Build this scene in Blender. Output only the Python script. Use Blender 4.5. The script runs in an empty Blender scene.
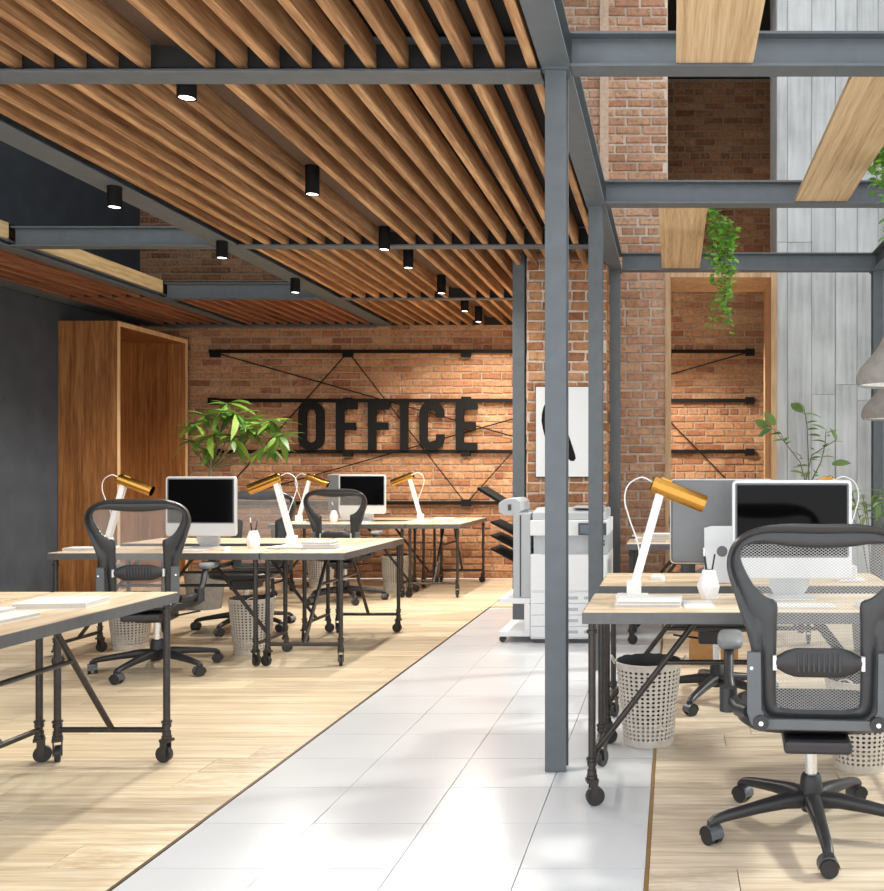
import bpy, bmesh, math, random
from mathutils import Vector, Matrix
R = math.radians
random.seed(7)
scene = bpy.context.scene
C = scene.collection

# ---------------------------------------------------------------- camera, sky, sun, exposure
CAMH, F = 1.28, 950.0
cam_d = bpy.data.cameras.new('camera')
cam = bpy.data.objects.new('camera', cam_d); C.objects.link(cam)
cam.location = (0, 0, CAMH); cam.rotation_euler = (R(90), 0, 0)
cam_d.sensor_fit = 'HORIZONTAL'; cam_d.sensor_width = 36.0
cam_d.lens = 36.0 * F / 884.0
cam_d.shift_x = -(673 - 442) / 884.0
cam_d.shift_y = (471 - 445.5) / 884.0
cam_d.clip_start = 0.05
scene.camera = cam

w = bpy.data.worlds.new('sky'); scene.world = w; w.use_nodes = True
bgn = w.node_tree.nodes['Background']
bgn.inputs[0].default_value = (0.97, 0.985, 1.0, 1); bgn.inputs[1].default_value = 2.1

sun_d = bpy.data.lights.new('sun', 'SUN'); sun_d.energy = 3.2; sun_d.angle = R(6); sun_d.color = (1.0, 0.93, 0.82)
sun = bpy.data.objects.new('sun', sun_d); C.objects.link(sun)
sv = Vector((0.90, 0.30, 0.80))            # direction towards the sun: from the glazed side
sun.rotation_euler = sv.to_track_quat('Z', 'Y').to_euler()

vs = scene.view_settings
vs.view_transform = 'Standard'; vs.look = 'None'; vs.gamma = 1.0; vs.use_curve_mapping = False
vs.exposure = 0.1
scene.cycles.max_bounces = 8; scene.cycles.diffuse_bounces = 5; scene.cycles.transparent_max_bounces = 24
scene.cycles.sample_clamp_indirect = 6.0

def at(px, py, d):
    return Vector(((px - 673) * d / F, d, CAMH - (py - 471) * d / F))

# ---------------------------------------------------------------- materials
def srgb(r, g, b):
    f = lambda c: (c / 255 / 12.92) if c / 255 <= 0.04045 else ((c / 255 + 0.055) / 1.055) ** 2.4
    return (f(r), f(g), f(b), 1)
def new_mat(name):
    m = bpy.data.materials.new(name); m.use_nodes = True
    nt = m.node_tree; return m, nt, nt.nodes['Principled BSDF']
def N(nt, t, **kw):
    n = nt.nodes.new(t)
    for k, v in kw.items(): setattr(n, k, v)
    return n
def ramp(nt, stops):
    n = N(nt, 'ShaderNodeValToRGB'); e = n.color_ramp.elements
    while len(e) < len(stops): e.new(0.5)
    for i, (p, c) in enumerate(stops): e[i].position = p; e[i].color = c
    return n
def plain(name, col, rough=0.5, metal=0.0, spec=0.5, noise=0.06, bump=0.0, nscale=30):
    m, nt, b = new_mat(name); L = nt.links.new
    b.inputs['Roughness'].default_value = rough; b.inputs['Metallic'].default_value = metal
    b.inputs['Specular IOR Level'].default_value = spec
    tc = N(nt, 'ShaderNodeTexCoord'); nz = N(nt, 'ShaderNodeTexNoise'); nz.inputs['Scale'].default_value = nscale; nz.inputs['Detail'].default_value = 4
    L(tc.outputs['Object'], nz.inputs['Vector'])
    a = tuple(c * (1 - noise * 2) for c in col[:3]) + (1,); z = tuple(min(1, c * (1 + noise)) for c in col[:3]) + (1,)
    r = ramp(nt, [(0.3, a), (0.7, z)]); L(nz.outputs['Fac'], r.inputs['Fac']); L(r.outputs['Color'], b.inputs['Base Color'])
    if bump:
        bp = N(nt, 'ShaderNodeBump'); bp.inputs['Strength'].default_value = bump; bp.inputs['Distance'].default_value = 0.01
        L(nz.outputs['Fac'], bp.inputs['Height']); L(bp.outputs['Normal'], b.inputs['Normal'])
    return m
def wood(name, cols, axis, rough=0.5, fine=22.0, stretch=14.0, rnd=0.3, bump=0.08, spec=0.4):
    m, nt, b = new_mat(name); L = nt.links.new
    b.inputs['Roughness'].default_value = rough; b.inputs['Specular IOR Level'].default_value = spec
    tc = N(nt, 'ShaderNodeTexCoord'); oi = N(nt, 'ShaderNodeObjectInfo')
    mul = N(nt, 'ShaderNodeMath', operation='MULTIPLY'); mul.inputs[1].default_value = 61.7; L(oi.outputs['Random'], mul.inputs[0])
    add = N(nt, 'ShaderNodeVectorMath', operation='ADD'); L(tc.outputs['Object'], add.inputs[0]); L(mul.outputs[0], add.inputs[1])
    mp = N(nt, 'ShaderNodeMapping'); s = [fine, fine, fine]; s['xyz'.index(axis)] = fine / stretch
    mp.inputs['Scale'].default_value = s; L(add.outputs[0], mp.inputs['Vector'])
    n1 = N(nt, 'ShaderNodeTexNoise'); n1.inputs['Scale'].default_value = 0.55; n1.inputs['Detail'].default_value = 6; n1.inputs['Distortion'].default_value = 0.9; L(mp.outputs[0], n1.inputs['Vector'])
    n2 = N(nt, 'ShaderNodeTexNoise'); n2.inputs['Scale'].default_value = 4.0; n2.inputs['Detail'].default_value = 3; L(mp.outputs[0], n2.inputs['Vector'])
    mx = N(nt, 'ShaderNodeMix', data_type='FLOAT'); mx.inputs[0].default_value = 0.42; L(n1.outputs['Fac'], mx.inputs[2]); L(n2.outputs['Fac'], mx.inputs[3])
    wv = N(nt, 'ShaderNodeTexWave', wave_type='RINGS', rings_direction=axis.upper()); wv.inputs['Scale'].default_value = 0.3; wv.inputs['Distortion'].default_value = 16.0; wv.inputs['Detail'].default_value = 4; wv.inputs['Detail Scale'].default_value = 0.8; L(mp.outputs[0], wv.inputs['Vector'])
    m2 = N(nt, 'ShaderNodeMix', data_type='FLOAT'); m2.inputs[0].default_value = 0.07; L(mx.outputs[0], m2.inputs[2]); L(wv.outputs['Fac'], m2.inputs[3])
    r = ramp(nt, [(0.34, cols[0]), (0.5, cols[1]), (0.64, cols[2])]); L(m2.outputs[0], r.inputs['Fac'])
    mr = N(nt, 'ShaderNodeMapRange'); mr.inputs[3].default_value = 1 - rnd / 2; mr.inputs[4].default_value = 1 + rnd / 2; L(oi.outputs['Random'], mr.inputs[0])
    hs = N(nt, 'ShaderNodeHueSaturation'); L(mr.outputs[0], hs.inputs['Value']); L(r.outputs['Color'], hs.inputs['Color'])
    L(hs.outputs['Color'], b.inputs['Base Color'])
    bp = N(nt, 'ShaderNodeBump'); bp.inputs['Strength'].default_value = bump; bp.inputs['Distance'].default_value = 0.004
    L(mx.outputs[0], bp.inputs['Height']); L(bp.outputs['Normal'], b.inputs['Normal'])
    return m
def brick_mat(name, cols):
    m, nt, b = new_mat(name); L = nt.links.new
    b.inputs['Roughness'].default_value = 0.9; b.inputs['Specular IOR Level'].default_value = 0.15
    oi = N(nt, 'ShaderNodeObjectInfo'); ge = N(nt, 'ShaderNodeNewGeometry')
    ad = N(nt, 'ShaderNodeMath', operation='ADD'); L(oi.outputs['Random'], ad.inputs[0]); L(ge.outputs['Random Per Island'], ad.inputs[1])
    fr = N(nt, 'ShaderNodeMath', operation='FRACT'); L(ad.outputs[0], fr.inputs[0])
    r = ramp(nt, [(i / (len(cols) - 1), c) for i, c in enumerate(cols)]); L(fr.outputs[0], r.inputs['Fac'])
    nz = N(nt, 'ShaderNodeTexNoise'); nz.inputs['Scale'].default_value = 26; nz.inputs['Detail'].default_value = 7; nz.inputs['Roughness'].default_value = 0.7; L(ge.outputs['Position'], nz.inputs['Vector'])
    r2 = ramp(nt, [(0.3, (0.5, 0.5, 0.5, 1)), (0.5, (1, 1, 1, 1)), (0.75, (1.3, 1.25, 1.2, 1))]); L(nz.outputs['Fac'], r2.inputs['Fac'])
    mx = N(nt, 'ShaderNodeMix', data_type='RGBA', blend_type='MULTIPLY'); mx.inputs[0].default_value = 1.0
    L(r.outputs['Color'], mx.inputs[6]); L(r2.outputs['Color'], mx.inputs[7])
    # lime bloom in patches
    n3 = N(nt, 'ShaderNodeTexNoise'); n3.inputs['Scale'].default_value = 5; n3.inputs['Detail'].default_value = 8; n3.inputs['Roughness'].default_value = 0.75; L(ge.outputs['Position'], n3.inputs['Vector'])
    r3 = ramp(nt, [(0.56, (0, 0, 0, 1)), (0.74, (0.7, 0.7, 0.7, 1))]); L(n3.outputs['Fac'], r3.inputs['Fac'])
    m3 = N(nt, 'ShaderNodeMix', data_type='RGBA'); m3.inputs[7].default_value = srgb(205, 180, 158); L(r3.outputs['Color'], m3.inputs[0]); L(mx.outputs[2], m3.inputs[6])
    L(m3.outputs[2], b.inputs['Base Color'])
    bp = N(nt, 'ShaderNodeBump'); bp.inputs['Strength'].default_value = 0.8; bp.inputs['Distance'].default_value = 0.015
    L(nz.outputs['Fac'], bp.inputs['Height']); L(bp.outputs['Normal'], b.inputs['Normal'])
    return m
def concrete_mat():
    m, nt, b = new_mat('board_concrete'); L = nt.links.new
    b.inputs['Roughness'].default_value = 0.8; b.inputs['Specular IOR Level'].default_value = 0.25
    ge = N(nt, 'ShaderNodeNewGeometry'); oi = N(nt, 'ShaderNodeObjectInfo')
    mul = N(nt, 'ShaderNodeMath', operation='MULTIPLY'); mul.inputs[1].default_value = 9.0; L(oi.outputs['Random'], mul.inputs[0])
    add = N(nt, 'ShaderNodeVectorMath', operation='ADD'); L(ge.outputs['Position'], add.inputs[0]); L(mul.outputs[0], add.inputs[1])
    mp = N(nt, 'ShaderNodeMapping'); mp.inputs['Scale'].default_value = (22, 6, 1.2); L(add.outputs[0], mp.inputs['Vector'])
    n1 = N(nt, 'ShaderNodeTexNoise'); n1.inputs['Scale'].default_value = 1.0; n1.inputs['Detail'].default_value = 8; n1.inputs['Roughness'].default_value = 0.65; L(mp.outputs[0], n1.inputs['Vector'])
    n2 = N(nt, 'ShaderNodeTexNoise'); n2.inputs['Scale'].default_value = 2.2; n2.inputs['Detail'].default_value = 6; L(add.outputs[0], n2.inputs['Vector'])
    mx = N(nt, 'ShaderNodeMix', data_type='FLOAT'); mx.inputs[0].default_value = 0.5; L(n1.outputs['Fac'], mx.inputs[2]); L(n2.outputs['Fac'], mx.inputs[3])
    r = ramp(nt, [(0.3, srgb(158, 159, 160)), (0.5, srgb(196, 198, 199)), (0.7, srgb(218, 219, 220))]); L(mx.outputs[0], r.inputs['Fac'])
    L(r.outputs['Color'], b.inputs['Base Color'])
    bp = N(nt, 'ShaderNodeBump'); bp.inputs['Strength'].default_value = 0.25; bp.inputs['Distance'].default_value = 0.01
    L(n1.outputs['Fac'], bp.inputs['Height']); L(bp.outputs['Normal'], b.inputs['Normal'])
    return m
def glass_mat():
    m, nt, b = new_mat('window_glass'); L = nt.links.new
    nt.nodes.remove(b); out = nt.nodes['Material Output']
    t = N(nt, 'ShaderNodeBsdfTransparent'); t.inputs[0].default_value = (0.95, 0.98, 0.98, 1)
    g = N(nt, 'ShaderNodeBsdfGlossy'); g.inputs['Roughness'].default_value = 0.02
    lw = N(nt, 'ShaderNodeFresnel'); lw.inputs[0].default_value = 1.3
    mx = N(nt, 'ShaderNodeMixShader'); L(lw.outputs[0], mx.inputs[0]); L(t.outputs[0], mx.inputs[1]); L(g.outputs[0], mx.inputs[2]); L(mx.outputs[0], out.inputs[0])
    return m
def emit(name, col, s):
    m, nt, b = new_mat(name)
    b.inputs['Emission Color'].default_value = col; b.inputs['Emission Strength'].default_value = s; b.inputs['Base Color'].default_value = col
    return m
def leaf_mat(name, a, c, trans=0.25):
    m, nt, b = new_mat(name); L = nt.links.new
    b.inputs['Roughness'].default_value = 0.45
    oi = N(nt, 'ShaderNodeObjectInfo'); ge = N(nt, 'ShaderNodeNewGeometry')
    ad = N(nt, 'ShaderNodeMath', operation='ADD'); L(oi.outputs['Random'], ad.inputs[0]); L(ge.outputs['Random Per Island'], ad.inputs[1])
    fr = N(nt, 'ShaderNodeMath', operation='FRACT'); L(ad.outputs[0], fr.inputs[0])
    r = ramp(nt, [(0, a), (1, c)]); L(fr.outputs[0], r.inputs['Fac']); L(r.outputs['Color'], b.inputs['Base Color'])
    tr = N(nt, 'ShaderNodeBsdfTranslucent'); L(r.outputs['Color'], tr.inputs[0])
    mx = N(nt, 'ShaderNodeMixShader'); mx.inputs[0].default_value = trans
    L(b.outputs[0], mx.inputs[1]); L(tr.outputs[0], mx.inputs[2]); L(mx.outputs[0], nt.nodes['Material Output'].inputs[0])
    return m

M = {}
M['steel'] = plain('painted_steel', srgb(98, 104, 109), 0.5, 0.15, 0.4, 0.05, nscale=14)
M['pipe'] = plain('dark_pipe_steel', srgb(66, 62, 60), 0.38, 0.55, 0.5, 0.12, nscale=40)
M['edge'] = plain('table_edge_steel', srgb(98, 97, 98), 0.42, 0.45, 0.5, 0.05)
M['black'] = plain('black_metal', srgb(15, 13, 12), 0.65, 0.0, 0.2, 0.06)
M['rubber'] = plain('caster_black', srgb(38, 38, 40), 0.45)
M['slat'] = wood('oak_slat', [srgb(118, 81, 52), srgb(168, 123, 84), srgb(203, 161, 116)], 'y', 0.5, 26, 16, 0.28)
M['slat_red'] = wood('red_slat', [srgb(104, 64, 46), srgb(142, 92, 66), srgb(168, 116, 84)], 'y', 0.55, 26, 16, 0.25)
M['plank'] = wood('pale_plank', [srgb(172, 140, 104), srgb(206, 174, 134), srgb(222, 194, 156)], 'y', 0.5, 34, 30, 0.15)
M['fascia'] = wood('pale_fascia', [srgb(170, 140, 98), srgb(206, 176, 128), srgb(222, 196, 150)], 'y', 0.6, 20, 12, 0.15)
M['floor_l'] = wood('oak_floor', [srgb(190, 166, 134), srgb(216, 197, 167), srgb(232, 218, 194)], 'x', 0.32, 26, 26, 0.2, 0.05)
M['floor_r'] = wood('bleached_oak_floor', [srgb(182, 162, 138), srgb(212, 195, 173), srgb(228, 214, 195)], 'x', 0.32, 26, 26, 0.2, 0.05)
M['subfloor'] = plain('subfloor', srgb(90, 66, 44), 0.9)
M['grout'] = plain('grout', srgb(120, 120, 122), 0.9)
M['tile'] = plain('white_tile', srgb(206, 208, 212), 0.2, 0, 0.5, 0.012, nscale=3)
M['brass'] = plain('brass_strip', srgb(176, 138, 84), 0.35, 0.6)
M['bronze'] = plain('bronze_strip', srgb(88, 64, 42), 0.4, 0.5)
M['cab'] = wood('oak_veneer', [srgb(112, 68, 34), srgb(150, 98, 54), srgb(176, 122, 72)], 'z', 0.45, 24, 16, 0.1)
M['cab_edge'] = wood('oak_edge_lit', [srgb(206, 166, 116), srgb(226, 190, 142), srgb(236, 206, 162)], 'z', 0.5, 24, 16, 0.1)  # edge oak lightened to stand for the stronger light falling on it
M['niche'] = wood('niche_oak', [srgb(176, 138, 102), srgb(206, 170, 130), srgb(222, 190, 152)], 'z', 0.5, 18, 14, 0.1)
M['desk'] = wood('desk_top_oak', [srgb(188, 160, 128), srgb(218, 196, 166), srgb(236, 220, 196)], 'x', 0.38, 16, 14, 0.12, 0.04)
BC = [srgb(162, 117, 84), srgb(180, 134, 97), srgb(147, 100, 72), srgb(193, 149, 112), srgb(170, 122, 89), srgb(140, 92, 67), srgb(185, 141, 104), srgb(164, 116, 84)]
M['brick'] = brick_mat('old_brick', BC)
M['brick_sunlit'] = brick_mat('sunlit_brick', [srgb(188, 146, 118), srgb(202, 160, 132), srgb(176, 132, 106), srgb(210, 172, 144), srgb(192, 148, 122), srgb(182, 134, 106)])  # paler brick palette: sunlight on the wall is put into the colour
M['mortar'] = plain('mortar', srgb(176, 152, 130), 0.95, 0, 0.1, 0.12, 0.5, 40)
M['mortar_pale'] = plain('pale_mortar', srgb(220, 208, 194), 0.95, 0, 0.1, 0.1, 0.5, 40)
M['concrete'] = concrete_mat()
M['dark_wall'] = plain('dark_plaster', srgb(74, 80, 88), 0.75, 0, 0.3, 0.08, 0.1, 5)
M['dark_ceiling'] = plain('dark_ceiling', srgb(40, 38, 38), 0.9)
M['channel'] = plain('channel_board', srgb(84, 62, 48), 0.7)
M['plaster'] = plain('pale_plaster', srgb(214, 186, 164), 0.9, 0, 0.1, 0.08, 0.3, 30)
M['white'] = plain('white_plastic', srgb(232, 232, 232), 0.4, 0, 0.5, 0.01)
M['alu'] = plain('silver_aluminium', srgb(214, 216, 218), 0.35, 0.3, 0.5, 0.01)
M['mon_back'] = plain('monitor_back_shaded', srgb(120, 122, 124), 0.3, 0.5, 0.5, 0.02)  # greyer than the casing: shade on the rear is put into the colour
M['screen'] = plain('black_screen', srgb(6, 6, 7), 0.06, 0, 0.14, 0)
M['gold'] = plain('gold_shade', srgb(186, 138, 66), 0.2, 1.0, 0.5, 0.03)
M['paper'] = plain('paper', srgb(226, 226, 226), 0.8, 0, 0.2, 0.01)
M['paper_edge'] = plain('book_block', srgb(196, 190, 182), 0.85, 0, 0.2, 0.05, nscale=200)
M['ceramic'] = plain('white_ceramic', srgb(238, 238, 240), 0.3, 0, 0.5, 0.01)
M['pencil'] = plain('pencil_black', srgb(30, 30, 32), 0.5)
M['chair'] = plain('chair_frame', srgb(52, 53, 56), 0.33, 0.05, 0.5, 0.04)
M['chair_dark'] = plain('chair_base', srgb(44, 44, 47), 0.4, 0.05, 0.5, 0.04)
M['chair_grey'] = plain('chair_yoke_grey', srgb(92, 96, 100), 0.4, 0.2, 0.5, 0.03)
M['pellicle'] = plain('chair_mesh', srgb(178, 178, 178), 0.6)
M['armpad'] = plain('arm_pad', srgb(122, 124, 127), 0.55)
M['chrome'] = plain('chrome', srgb(225, 226, 228), 0.15, 0.9)
M['basket'] = plain('basket_white', srgb(214, 206, 196), 0.5)
M['liner'] = plain('bin_liner', srgb(52, 52, 54), 0.5)
M['printer'] = plain('printer_white', srgb(226, 228, 231), 0.45, 0, 0.5, 0.01)
M['printer_grey'] = plain('printer_grey', srgb(176, 180, 185), 0.45, 0, 0.5, 0.01)
M['printer_dark'] = plain('printer_dark', srgb(58, 62, 68), 0.35)
M['printer_lcd'] = plain('printer_screen', srgb(86, 98, 110), 0.2)
M['poster'] = plain('poster_paper', srgb(222, 225, 228), 0.6, 0, 0.3, 0.01)
M['lamp_concrete'] = plain('pendant_concrete', srgb(150, 146, 142), 0.8, 0, 0.3, 0.08, 0.2, 25)
M['lamp_in'] = plain('pendant_inside', srgb(238, 238, 236), 0.5)
M['pot'] = plain('grey_pot', srgb(116, 114, 112), 0.8, 0, 0.3, 0.08)
M['soil'] = plain('soil', srgb(52, 38, 28), 0.95)
M['stem'] = plain('stem', srgb(112, 100, 72), 0.7)
M['leaf'] = leaf_mat('pachira_leaf', srgb(48, 88, 30), srgb(116, 146, 58), 0.25)
M['leaf_vine'] = leaf_mat('vine_leaf', srgb(70, 132, 40), srgb(142, 190, 78), 0.3)
M['leaf_ficus'] = leaf_mat('ficus_leaf', srgb(72, 112, 58), srgb(140, 162, 96), 0.3)
M['cardboard'] = plain('cardboard', srgb(170, 126, 78), 0.8)
M['glass'] = glass_mat()
M['bulb'] = emit('lamp_disc', (1, 0.97, 0.92, 1), 6.0)

# ---------------------------------------------------------------- mesh helpers
class MB:
    def __init__(s): s.v = []; s.f = []
    def add(s, vs, fs):
        o = len(s.v); s.v += [tuple(p) for p in vs]; s.f += [tuple(i + o for i in f) for f in fs]; return s
    def box(s, x0, x1, y0, y1, z0, z1):
        vs = [(x, y, z) for z in (z0, z1) for y in (y0, y1) for x in (x0, x1)]
        return s.add(vs, [(0, 2, 3, 1), (4, 5, 7, 6), (0, 1, 5, 4), (2, 6, 7, 3), (0, 4, 6, 2), (1, 3, 7, 5)])
    def obox(s, c, d, u, L, wd, h):
        """box centred at c, long axis d (length L), up u (height h)"""
        d = Vector(d).normalized(); u = Vector(u); u = (u - d * u.dot(d)).normalized(); r = d.cross(u); c = Vector(c)
        vs = [c + d * (a * L / 2) + r * (b * wd / 2) + u * (e * h / 2) for e in (-1, 1) for b in (-1, 1) for a in (-1, 1)]
        return s.add(vs, [(0, 2, 3, 1), (4, 5, 7, 6), (0, 1, 5, 4), (2, 6, 7, 3), (0, 4, 6, 2), (1, 3, 7, 5)])
    def cyl(s, p0, p1, r0, r1=None, n=12, caps=True):
        r1 = r0 if r1 is None else r1; p0, p1 = Vector(p0), Vector(p1); d = (p1 - p0).normalized()
        u = d.orthogonal().normalized(); wv = d.cross(u); vs = []
        for p, r in ((p0, r0), (p1, r1)):
            for i in range(n):
                a = 2 * math.pi * i / n; vs.append(p + u * (r * math.cos(a)) + wv * (r * math.sin(a)))
        fs = [(i, (i + 1) % n, n + (i + 1) % n, n + i) for i in range(n)]
        if caps: fs += [tuple(reversed(range(n))), tuple(range(n, 2 * n))]
        return s.add(vs, fs)
    def tube(s, pts, r, n=8):
        pts = [Vector(p) for p in pts]; vs = []; k = len(pts); rr = r if isinstance(r, (list, tuple)) else [r] * k
        ref = None
        for i, p in enumerate(pts):
            d = (pts[min(i + 1, k - 1)] - pts[max(i - 1, 0)]).normalized()
            u = d.orthogonal().normalized() if ref is None else (ref - d * ref.dot(d)).normalized()
            ref = u; wv = d.cross(u)
            for j in range(n):
                a = 2 * math.pi * j / n; vs.append(p + u * (rr[i] * math.cos(a)) + wv * (rr[i] * math.sin(a)))
        fs = [(i * n + j, i * n + (j + 1) % n, (i + 1) * n + (j + 1) % n, (i + 1) * n + j) for i in range(k - 1) for j in range(n)]
        fs += [tuple(reversed(range(n))), tuple(range((k - 1) * n, k * n))]
        return s.add(vs, fs)
    def lathe(s, prof, n=24, c=(0, 0, 0)):
        """prof: list of (r, z), revolved about z"""
        vs = []
        for r, z in prof:
            for j in range(n):
                a = 2 * math.pi * j / n; vs.append((c[0] + r * math.cos(a), c[1] + r * math.sin(a), c[2] + z))
        fs = [(i * n + j, i * n + (j + 1) % n, (i + 1) * n + (j + 1) % n, (i + 1) * n + j) for i in range(len(prof) - 1) for j in range(n)]
        return s.add(vs, fs)
    def prism(s, poly, a0, a1, axis='y'):
        """poly of 2D points; axis 'y': (x,z) extruded in y; 'x': (y,z); 'z': (x,y)"""
        f = {'y': lambda p, a: (p[0], a, p[1]), 'x': lambda p, a: (a, p[0], p[1]), 'z': lambda p, a: (p[0], p[1], a)}[axis]
        n = len(poly); vs = [f(p, a0) for p in poly] + [f(p, a1) for p in poly]
        return s.add(vs, [tuple(range(n)), tuple(reversed(range(n, 2 * n)))] + [(i, n + i, n + (i + 1) % n, (i + 1) % n) for i in range(n)])
    def mesh(s, name, mat, smooth=None, fix=True):
        me = bpy.data.meshes.new(name); me.from_pydata(s.v, [], s.f)
        if mat: me.materials.append(M[mat] if isinstance(mat, str) else mat)
        if fix:
            bm = bmesh.new(); bm.from_mesh(me); bmesh.ops.recalc_face_normals(bm, faces=bm.faces); bm.to_mesh(me); bm.free()
        if smooth:
            me.polygons.foreach_set('use_smooth', [True] * len(me.polygons)); me.set_sharp_from_angle(angle=R(smooth))
        me.update(); return me
    def build(s, name, mat, parent=None, smooth=35, bevel=0, loc=None, rot=None, fix=True):
        o = bpy.data.objects.new(name, s.mesh(name, mat, smooth, fix)); C.objects.link(o)
        if parent: o.parent = parent
        if loc: o.location = loc
        if rot: o.rotation_euler = rot
        if bevel:
            b = o.modifiers.new('bevel', 'BEVEL'); b.width = bevel; b.segments = 2; b.limit_method = 'ANGLE'; b.angle_limit = R(40)
        return o
def tag(o, label=None, cat=None, group=None, kind=None):
    if label: o['label'] = label
    if cat: o['category'] = cat
    if group: o['group'] = group
    if kind: o['kind'] = kind
    return o
def thing(name, label, cat, loc=(0, 0, 0), rz=0, group=None):
    o = bpy.data.objects.new(name, None); C.objects.link(o); o.empty_display_size = 0.1
    o.location = loc; o.rotation_euler = (0, 0, rz); return tag(o, label, cat, group)
def inst(name, me, parent=None, loc=(0, 0, 0), rot=(0, 0, 0), scale=(1, 1, 1)):
    o = bpy.data.objects.new(name, me); C.objects.link(o); o.parent = parent
    o.location = loc; o.rotation_euler = rot; o.scale = scale; return o
def copy_tree(o, parent=None):
    c = o.copy(); C.objects.link(c); c.parent = parent
    for ch in list(o.children): copy_tree(ch, c)
    return c
def dup(root, loc, rz, label, group=None):
    c = copy_tree(root); c.location = loc; c.rotation_euler = (0, 0, rz); c['label'] = label
    if group: c['group'] = group
    elif 'group' in c: del c['group']
    return c

# ---------------------------------------------------------------- floors
def plank_floor(name, label, mat, x0, x1, y0, y1, wd, ln):
    root = MB().box(x0, x1, y0, y1, -0.06, -0.012).build(name, 'subfloor', smooth=None)
    tag(root, label, kind='structure')
    g = 0.0015; me = MB().box(0, ln - 2 * g, 0, wd - 2 * g, -0.013, 0).mesh('floor_plank', mat)
    y = y0; row = 0
    while y < y1 - 0.02:
        off = random.uniform(0.1, 1.0) * ln; x = x0 - ln + off
        while x < x1:
            a, b = max(x, x0), min(x + ln, x1)
            if b - a > 0.0045:
                inst('floor_plank', me, root, (a + g, y + g, random.uniform(-0.0004, 0.0)), scale=((b - a - 2 * g) / (ln - 2 * g), min(1, (y1 - y - 2 * g) / (wd - 2 * g)), 1))
            x += ln
        y += wd
    return root
plank_floor('floor', 'warm pale oak plank floor under the left desks', 'floor_l', -6.35, -1.727, 1.5, 11.3, 0.195, 1.65)
plank_floor('floor', 'bleached oak plank floor under the right desks', 'floor_r', -0.077, 2.05, 1.5, 8.8, 0.195, 1.45)
froot = MB().box(-1.715, -0.089, 1.5, 8.93, -0.06, -0.012).build('floor', 'grout', smooth=None)
tag(froot, 'white glossy tile walkway between the two oak floors', kind='structure')
tw = (1.715 - 0.089) / 4
tme = MB().box(-tw / 2 + 0.0016, tw / 2 - 0.0016, -0.1936, 0.1936, -0.012, 0).mesh('floor_tile', 'tile')
for r_ in range(19):
    for c_ in range(4):
        yc = 8.93 - 0.196 - 0.391 * r_
        inst('floor_tile', tme, froot, (-1.715 + tw * (c_ + 0.5), yc, -0.0015), (random.uniform(-.0022, .0022), random.uniform(-.0022, .0022), random.uniform(-.003, .003)))
bf = MB().box(-1.72, -0.083, 8.955, 11.3, -0.06, 0.0).build('floor', 'floor_l', smooth=None); tag(bf, 'strip of oak floor behind the tiled walkway', kind='structure')
tr = MB().box(-1.727, -1.715, 1.5, 8.93, -0.05, 0.002).build('trim_1', 'bronze', smooth=None); tag(tr, 'thin bronze strip between oak floor and white tiles', kind='structure')
tr = MB().box(-0.089, -0.077, 1.5, 8.93, -0.05, 0.002).build('trim_2', 'brass', smooth=None); tag(tr, 'thin brass strip between white tiles and bleached oak floor', kind='structure')
tr = MB().box(-1.727, -0.077, 8.93, 8.955, -0.05, 0.002).build('trim_3', 'brass', smooth=None); tag(tr, 'thin bronze strip across the far end of the tiles', kind='structure')

# ---------------------------------------------------------------- brick walls
BP, BH = 0.24, 0.0845       # brick pitch along the course, course height
def brick_geo(rng, ln, dep=0.03):
    h = BH - 0.018; j = lambda a: rng.uniform(-a, a)
    x0, x1 = -ln / 2, ln / 2
    ring = [(x0 + j(.003), -h / 2 + j(.004)), (x1 + j(.003), -h / 2 + j(.004)), (x1 + j(.003), h / 2 + j(.004)), (x0 + j(.003), h / 2 + j(.004))]
    e = 0.007; ins = [(ring[0][0] + e, ring[0][1] + e), (ring[1][0] - e, ring[1][1] + e), (ring[2][0] - e, ring[2][1] - e), (ring[3][0] + e, ring[3][1] - e)]
    k = j(.005)
    vs = [(p[0], dep, p[1]) for p in ring] + [(p[0], 0.007 + k, p[1]) for p in ring] + [(p[0], 0.0 + k + j(.0025), p[1]) for p in ins]
    fs = [(8, 9, 10, 11)]
    for a in range(4):
        b = (a + 1) % 4; fs += [(a, b, 4 + b, 4 + a), (4 + a, 4 + b, 8 + b, 8 + a)]
    return vs, fs
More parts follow.
